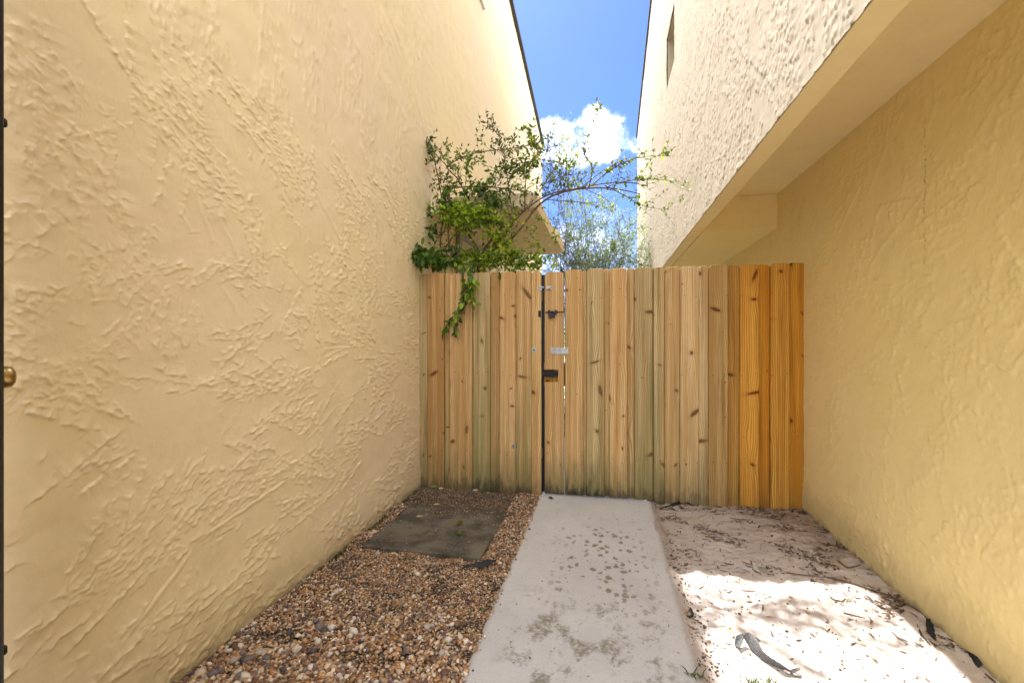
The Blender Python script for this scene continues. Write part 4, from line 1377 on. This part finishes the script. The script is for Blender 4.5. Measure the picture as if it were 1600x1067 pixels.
# bright heap in the middle, dark knots, clusters on the fence top
for (px, py, n_) in ((712, 332, 22), (740, 335, 26), (765, 345, 20), (735, 352, 22), (700, 345, 12), (775, 370, 14)):
    clump_at(px, py, 3.95, int(n_*1.8), 0.18, 0.036, YG + YG + MD, 9)
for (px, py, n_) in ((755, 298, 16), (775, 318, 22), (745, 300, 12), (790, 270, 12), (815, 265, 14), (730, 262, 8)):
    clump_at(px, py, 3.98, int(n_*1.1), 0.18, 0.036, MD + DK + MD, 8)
for (px, py, n_) in ((770, 410, 22), (795, 400, 22), (815, 412, 14), (745, 408, 18), (840, 405, 10), (720, 412, 16)):
    clump_at(px, py, 3.95, int(n_*1.8), 0.16, 0.036, YG + MD, 8)
for (px, py, n_) in ((820, 360, 5), (850, 345, 4), (868, 375, 4), (840, 385, 6), (800, 340, 8)):
    clump_at(px, py, 3.95, n_, 0.13, 0.030, YG + MD, 6)
for (px, py, n_, Y_) in ((648, 403, 10, 3.66), (660, 402, 14, 3.72), (672, 408, 12, 3.8), (690, 415, 10, 3.9), (640, 398, 5, 3.62)):
    clump_at(px, py, Y_, int(n_*1.5), 0.12, 0.052, MD + MD + DK, 6, droop=0.5, aspect=0.55)
for (px, py, n_) in ((705, 395, 5), (712, 385, 5), (700, 300, 4), (697, 318, 4), (675, 362, 6), (680, 395, 5), (660, 258, 6), (652, 222, 10), (672, 335, 3)):
    clump_at(px, py, 3.93, n_, 0.10, 0.055 if py > 290 else 0.034, DK + DK + MD, 4, droop=0.5, aspect=0.45)
# strand hanging in front of the boards
h1 = V.branch([vp(730, 412, 3.9), vp(722, 420, 3.76), vp(726, 450, 3.74), vp(718, 480, 3.74), vp(700, 505, 3.74), vp(692, 522, 3.75)], 0.004, 0.001)
h2 = V.branch([vp(735, 410, 3.9), vp(735, 425, 3.74), vp(735, 455, 3.73), vp(722, 475, 3.73), vp(711, 520, 3.74)], 0.004, 0.001)
V.leaves_on(h1, 70, 0.048, 0.55, MD + DK + YG, 0.1, droop=0.9)
V.leaves_on(h2, 70, 0.048, 0.55, MD + DK + YG, 0.1, droop=0.9)
V.twigs(h2[4:16], 18, 0.13, 0.046, 0.55, MD + YG + DK, 5, up=-0.7, droop=0.8)
h3 = V.branch([vp(780, 408, 3.9), vp(783, 418, 3.75), vp(779, 432, 3.74)], 0.003, 0.001)
V.leaves_on(h3, 12, 0.04, 0.5, MD, 0.2, droop=0.9)
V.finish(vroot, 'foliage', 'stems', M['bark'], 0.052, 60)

# ---- fine-leaved tree beyond the fence
troot = empty('small_tree', (-0.42, 8.3, 0))
tag(troot, 'airy fine leaved grey green tree beyond the gate between the two buildings', 'tree')
T = Plant(33)
TB = [(0.22, 0.29, 0.26), (0.17, 0.24, 0.22), (0.25, 0.32, 0.24), (0.12, 0.17, 0.15), (0.26, 0.34, 0.16)]
tb = MB().tube(smooth_path([(-0.42, 8.3, -0.05), (-0.40, 8.32, 1.0), (-0.35, 8.3, 1.8)], 5), [0.075 - 0.004*i for i in range(11)], 10).build('trunk', M['bark_grey'], troot, smooth=True)
tb.location = tuple(-v for v in troot.location)
fork = np.array((-0.35, 8.3, 1.7))
tips = []
for i in range(85):
    py = 425 - 150 * T.r.random() ** 1.5
    lo_, hi_ = (855, 935) if py < 300 else ((862, 960) if py < 345 else (850, 1012))
    tips.append((T.r.uniform(lo_, hi_), py, T.r.uniform(7.7, 9.1)))
tips += [(862, 215, 8.2), (880, 210, 8.3), (893, 232, 8.3), (852, 240, 8.0), (905, 258, 8.4), (870, 250, 8.2), (1005, 392, 8.3), (1010, 408, 8.2), (985, 352, 8.4)]
for (px, py, Y_) in tips:
    e_ = np.array(at_y(px, py, Y_))
    mid = fork * 0.45 + e_ * 0.55 + T.r.normal(0, 0.22, 3)
    q = T.branch([fork + T.r.normal(0, 0.25, 3) * np.array([1, 1, 0.3]), mid, e_], 0.009, 0.002, 4, n=5)
    T.twigs(q, 7, 0.42, 0.046, 0.30, TB, 13, up=0.15, r=0.0022, start=0.45, sub=2)
T.finish(troot, 'foliage', 'branches', M['bark_grey'])

# hedge closing the ground far behind (only seen through the gate's gaps)
hroot = empty('hedge', (0, 17.5, 0))
tag(hroot, 'dense green hedge far behind the gate, seen through its gaps', 'hedge')
Hp = Plant(40)
n = 7000
Pn = np.stack([Hp.r.uniform(-9, 9, n), 17.5 + Hp.r.normal(0, 0.35, n), np.abs(Hp.r.uniform(0, 1, n)) ** 0.8 * 1.7], -1)
me = leaf_cloud('foliage', Pn, unit(Hp.r.normal(0, 1, (n, 3))), Hp.r.uniform(0.10, 0.2, n), Hp.r.uniform(0.06, 0.1, n),
                np.array(MD + DK)[Hp.r.integers(0, 6, n)], 2)
o = link('foliage', me, M['leaf'], hroot); o.location = (0, -17.5, 0); o['kind'] = 'stuff'
mb = MB()
for i in range(40):
    x0 = -9 + i * 0.46
    mb.tube([(x0, 17.5, -0.05), (x0 + 0.1, 17.5, 0.8), (x0, 17.5, 1.5)], [0.03, 0.02, 0.01], 5)
o = mb.build('stems', M['bark_grey'], hroot); o.location = (0, -17.5, 0); o['kind'] = 'stuff'

# ---- individual fallen leaves
def fallen(px, py, L_, W_, col, label, rz, z=None, group=None):
    g_ = on_ground(px, py)
    if z is None:
        z = float(sand_z(np.array([g_.x]), np.array([g_.y]))[0]) if g_.x > PATH_R else 0.0
    me = leaf_cloud('fallen_leaf', np.zeros((1, 3)), np.array([[1.0, 0, 0.06]]), np.array([L_]), np.array([W_]), np.array([col]), 3)
    o = link('fallen_leaf', me, M['leaf'], None, (g_.x, g_.y, z + 0.012), (random.uniform(-.15, .15), 0, rz))
    return tag(o, label, 'leaf', 'fallen leaves')


fallen(713, 822, 0.060, 0.030, (0.13, 0.13, 0.02), 'olive green fallen leaf in the middle of the dark paving slab', 0.9, 0.008)
fallen(713, 836, 0.055, 0.024, (0.10, 0.12, 0.02), 'folded green leaf lying nearest the viewer on the dark slab', -0.3, 0.008)
fallen(678, 806, 0.062, 0.022, (0.12, 0.10, 0.03), 'narrow olive leaf on the far left of the dark slab', -0.5, 0.008)
fallen(650, 811, 0.050, 0.018, (0.42, 0.33, 0.17), 'pale tan fallen leaf on the left of the dark slab', 0.2, 0.008)
fallen(677, 792, 0.050, 0.016, (0.44, 0.36, 0.20), 'pale dry leaf at the far edge of the dark slab', 0.3, 0.008)
fallen(672, 762, 0.065, 0.035, (0.13, 0.17, 0.02), 'yellow green leaf at the foot of the first fence board', 0.1)
fallen(645, 770, 0.055, 0.024, (0.08, 0.13, 0.02), 'green leaf at the foot of the left wall near the fence', -0.4)
fallen(685, 765, 0.045, 0.018, (0.50, 0.42, 0.30), 'bleached leaf on the dark litter beneath the left fence panel', 0.2)
fallen(738, 768, 0.055, 0.020, (0.48, 0.36, 0.22), 'tan leaf on dark litter in front of the middle of the left panel', 0.3)
fallen(857, 779, 0.048, 0.024, (0.07, 0.055, 0.02), 'curled brown leaf on the path just in front of the gate', -0.5)
fallen(1184, 884, 0.060, 0.030, (0.30, 0.27, 0.23), 'grey dry leaf at the shaded edge of the sunlit sand', -0.8)
fallen(826, 788, 0.030, 0.026, (0.07, 0.06, 0.04), 'dark bark chip beside the path corner near the gate', 0.5)
fallen(1138, 982, 0.016, 0.014, (0.55, 0.38, 0.04), 'small yellow leaf on the sunlit sand behind the fabric scrap', 0.2)


# ---- scraps of weed-control fabric
def ribbon(name, spine, widths, m_, label, cat, dens=5, crumple=0.004, seed=2, th=0.0012):
    """crumpled strip: spine points with a side vector each"""
    r = np.random.default_rng(seed)
    sp = smooth_path([s_[0] for s_ in spine], dens); sd = smooth_path([s_[1] for s_ in spine], dens)
    ws = smooth_path([(w_, 0, 0) for w_ in widths], dens)
    n, k_ = len(sp), 7
    P_ = []
    for i in range(n):
        for j in range(k_):
            u = j / (k_-1) - 0.5
            p_ = np.array(sp[i]) + unit(np.array(sd[i])) * u * ws[i][0] + r.normal(0, crumple, 3) * np.array([.4, .4, 1])
            P_.append(p_)
    o = link(name, np_mesh(name, np.array(P_), grid_faces(n, k_), True), m_)
    md = o.modifiers.new('thickness', 'SOLIDIFY'); md.thickness = th
    return tag(o, label, cat)


def gz(px, py, dz=0.0):
    g_ = on_ground(px, py)
    z = float(sand_z(np.array([g_.x]), np.array([g_.y]))[0]) if g_.x > PATH_R else 0.0
    return np.array((g_.x, g_.y, z + dz))


ribbon('fabric_scrap', [(gz(1152, 1012, 0.004), (0.2, -0.6, 0.3)), (gz(1158, 1006, 0.045), (0.9, 0.1, 0.2)), (gz(1170, 1008, 0.040), (0.9, -.3, .5)),
                        (gz(1190, 1026, 0.018), (0.3, -.4, 0.9)), (gz(1220, 1040, 0.012), (0.1, -.5, .7)), (gz(1252, 1050, 0.006), (0, -.7, .3))],
       (0.03, 0.035, 0.045, 0.05, 0.035, 0.015), M['fabric_grey'], 'faded grey strip of weed fabric curling up from the sunlit sand', 'fabric scrap', 7, 0.0012, 3)
ribbon('fabric_scrap', [(gz(722, 888, 0.004), (0, 1, 0)), (gz(740, 885, 0.010), (0.1, 1, .1)), (gz(758, 884, 0.012), (0, 1, .3)), (gz(775, 877, 0.006), (.3, .8, 0))],
       (0.01, 0.035, 0.06, 0.03), M['fabric'], 'crumpled black fabric scrap on the gravel in front of the dark slab', 'fabric scrap', 6, 0.003, 4)
ribbon('fabric_scrap', [(gz(1505, 1010, 0.004), (.6, .3, .4)), (gz(1514, 1022, 0.02), (.6, .1, .8)), (gz(1524, 1036, 0.016), (.5, .2, .8)), (gz(1532, 1046, 0.004), (.5, .2, .3))],
       (0.02, 0.06, 0.08, 0.03), M['fabric'], 'smooth black fabric edge poking out of the sand against the right wall', 'fabric scrap', 6, 0.0008, 5)
ribbon('fabric_scrap', [(gz(1450, 972, 0.004), (.8, .1, .2)), (gz(1452, 982, 0.014), (.8, .1, .4)), (gz(1454, 992, 0.008), (.8, 0, .3)), (gz(1460, 1000, 0.002), (.5, 0, 0))],
       (0.015, 0.025, 0.03, 0.006), M['fabric'], 'small torn black scrap beside the right wall behind the sunlit patch', 'fabric scrap', 6, 0.004, 6)
ribbon('fabric_scrap', [(gz(1030, 792, 0.004), (0, 1, 0.2)), (gz(1052, 790, 0.016), (0, 1, .5)), (gz(1066, 786, 0.02), (0, 1, .5)), (gz(1082, 790, 0.006), (0, 1, .2))],
       (0.01, 0.02, 0.03, 0.012), M['fabric'], 'black torn fabric wedged under the seam between gate and right panel', 'fabric scrap', 6, 0.004, 7)
ribbon('fabric_scrap', [(gz(1078, 940, 0.002), (1, 0, 0.2)), (gz(1082, 952, 0.008), (1, 0, .2)), (gz(1076, 962, 0.002), (1, 0, 0))],
       (0.006, 0.014, 0.005), M['fabric'], 'tiny black fabric shred in the sand at the right edge of the path', 'fabric scrap', 6, 0.003, 8)

# roots / twigs lying on the sand
def twig(pts, r, label, m_=M['bark']):
    q = smooth_path([gz(*p_, r * 0.8) for p_ in pts], 5)
    o = MB().tube(q, [r * (1 - 0.6*i/(len(q)-1)) for i in range(len(q))], 6).build('twig', m_, None, smooth=True)
    c0 = Vector(q[0])
    o.data.transform(__import__('mathutils').Matrix.Translation(-c0)); o.location = c0
    return tag(o, label, 'twig', 'twigs and roots on the sand')


twig([(1300, 905), (1345, 918), (1392, 934), (1430, 955), (1455, 975)], 0.006, 'long thin brown root running along the foot of the right wall')
twig([(1228, 893), (1262, 901), (1300, 905)], 0.004, 'straight brown twig just beyond the sunlit sand patch')
twig([(1318, 958), (1335, 962), (1352, 966)], 0.003, 'short dark twig in the sunlit sand near the right wall')
twig([(1310, 880), (1325, 890), (1345, 886)], 0.006, 'knotted dark root in the shaded sand by the right wall')
twig([(1175, 868), (1184, 880), (1202, 896)], 0.0025, 'thin pale stalk at the far edge of the sunlit sand', plain('pale_stalk', (0.5, 0.45, 0.36)))

# grass: blades at the foot of the left wall and the weed by the path
gr = Plant(50)
P_, D_, L_, W_, C_ = [], [], [], [], []
for _ in range(420):
    y0 = 2.0 + gr.r.random() ** 0.7 * 1.5
    P_.append((XL + 0.028 + gr.r.random() * 0.02, y0, -0.012)); D_.append(unit(gr.r.normal(0, 0.35, 3) + np.array([0.2, 0, 1])))
    L_.append(gr.r.uniform(0.010, 0.028)); W_.append(0.005); C_.append(np.array((0.045, 0.065, 0.015)) * gr.r.uniform(0.6, 1.4))
for (px, py, n_, s_) in ((1085, 1055, 26, 0.035), (1178, 1062, 40, 0.03), (1200, 1058, 30, 0.025), (752, 955, 10, 0.02)):
    c0 = gz(px, py)
    for _ in range(n_):
        P_.append(c0 + gr.r.normal(0, 0.012, 3) * np.array([1.5, 1, 0])); D_.append(unit(gr.r.normal(0, 0.7, 3) + np.array([0, 0, 0.8])))
        L_.append(gr.r.uniform(0.5, 1.2) * s_); W_.append(0.004); C_.append(np.array((0.09, 0.14, 0.04)) * gr.r.uniform(0.6, 1.4))
o = link('grass', leaf_cloud('grass', np.array(P_), np.array(D_), np.array(L_), np.array(W_), np.array(C_), 5), M['leaf'])
tag(o, 'sparse short weeds along the foot of the left wall and in the sand', 'grass', kind='stuff')
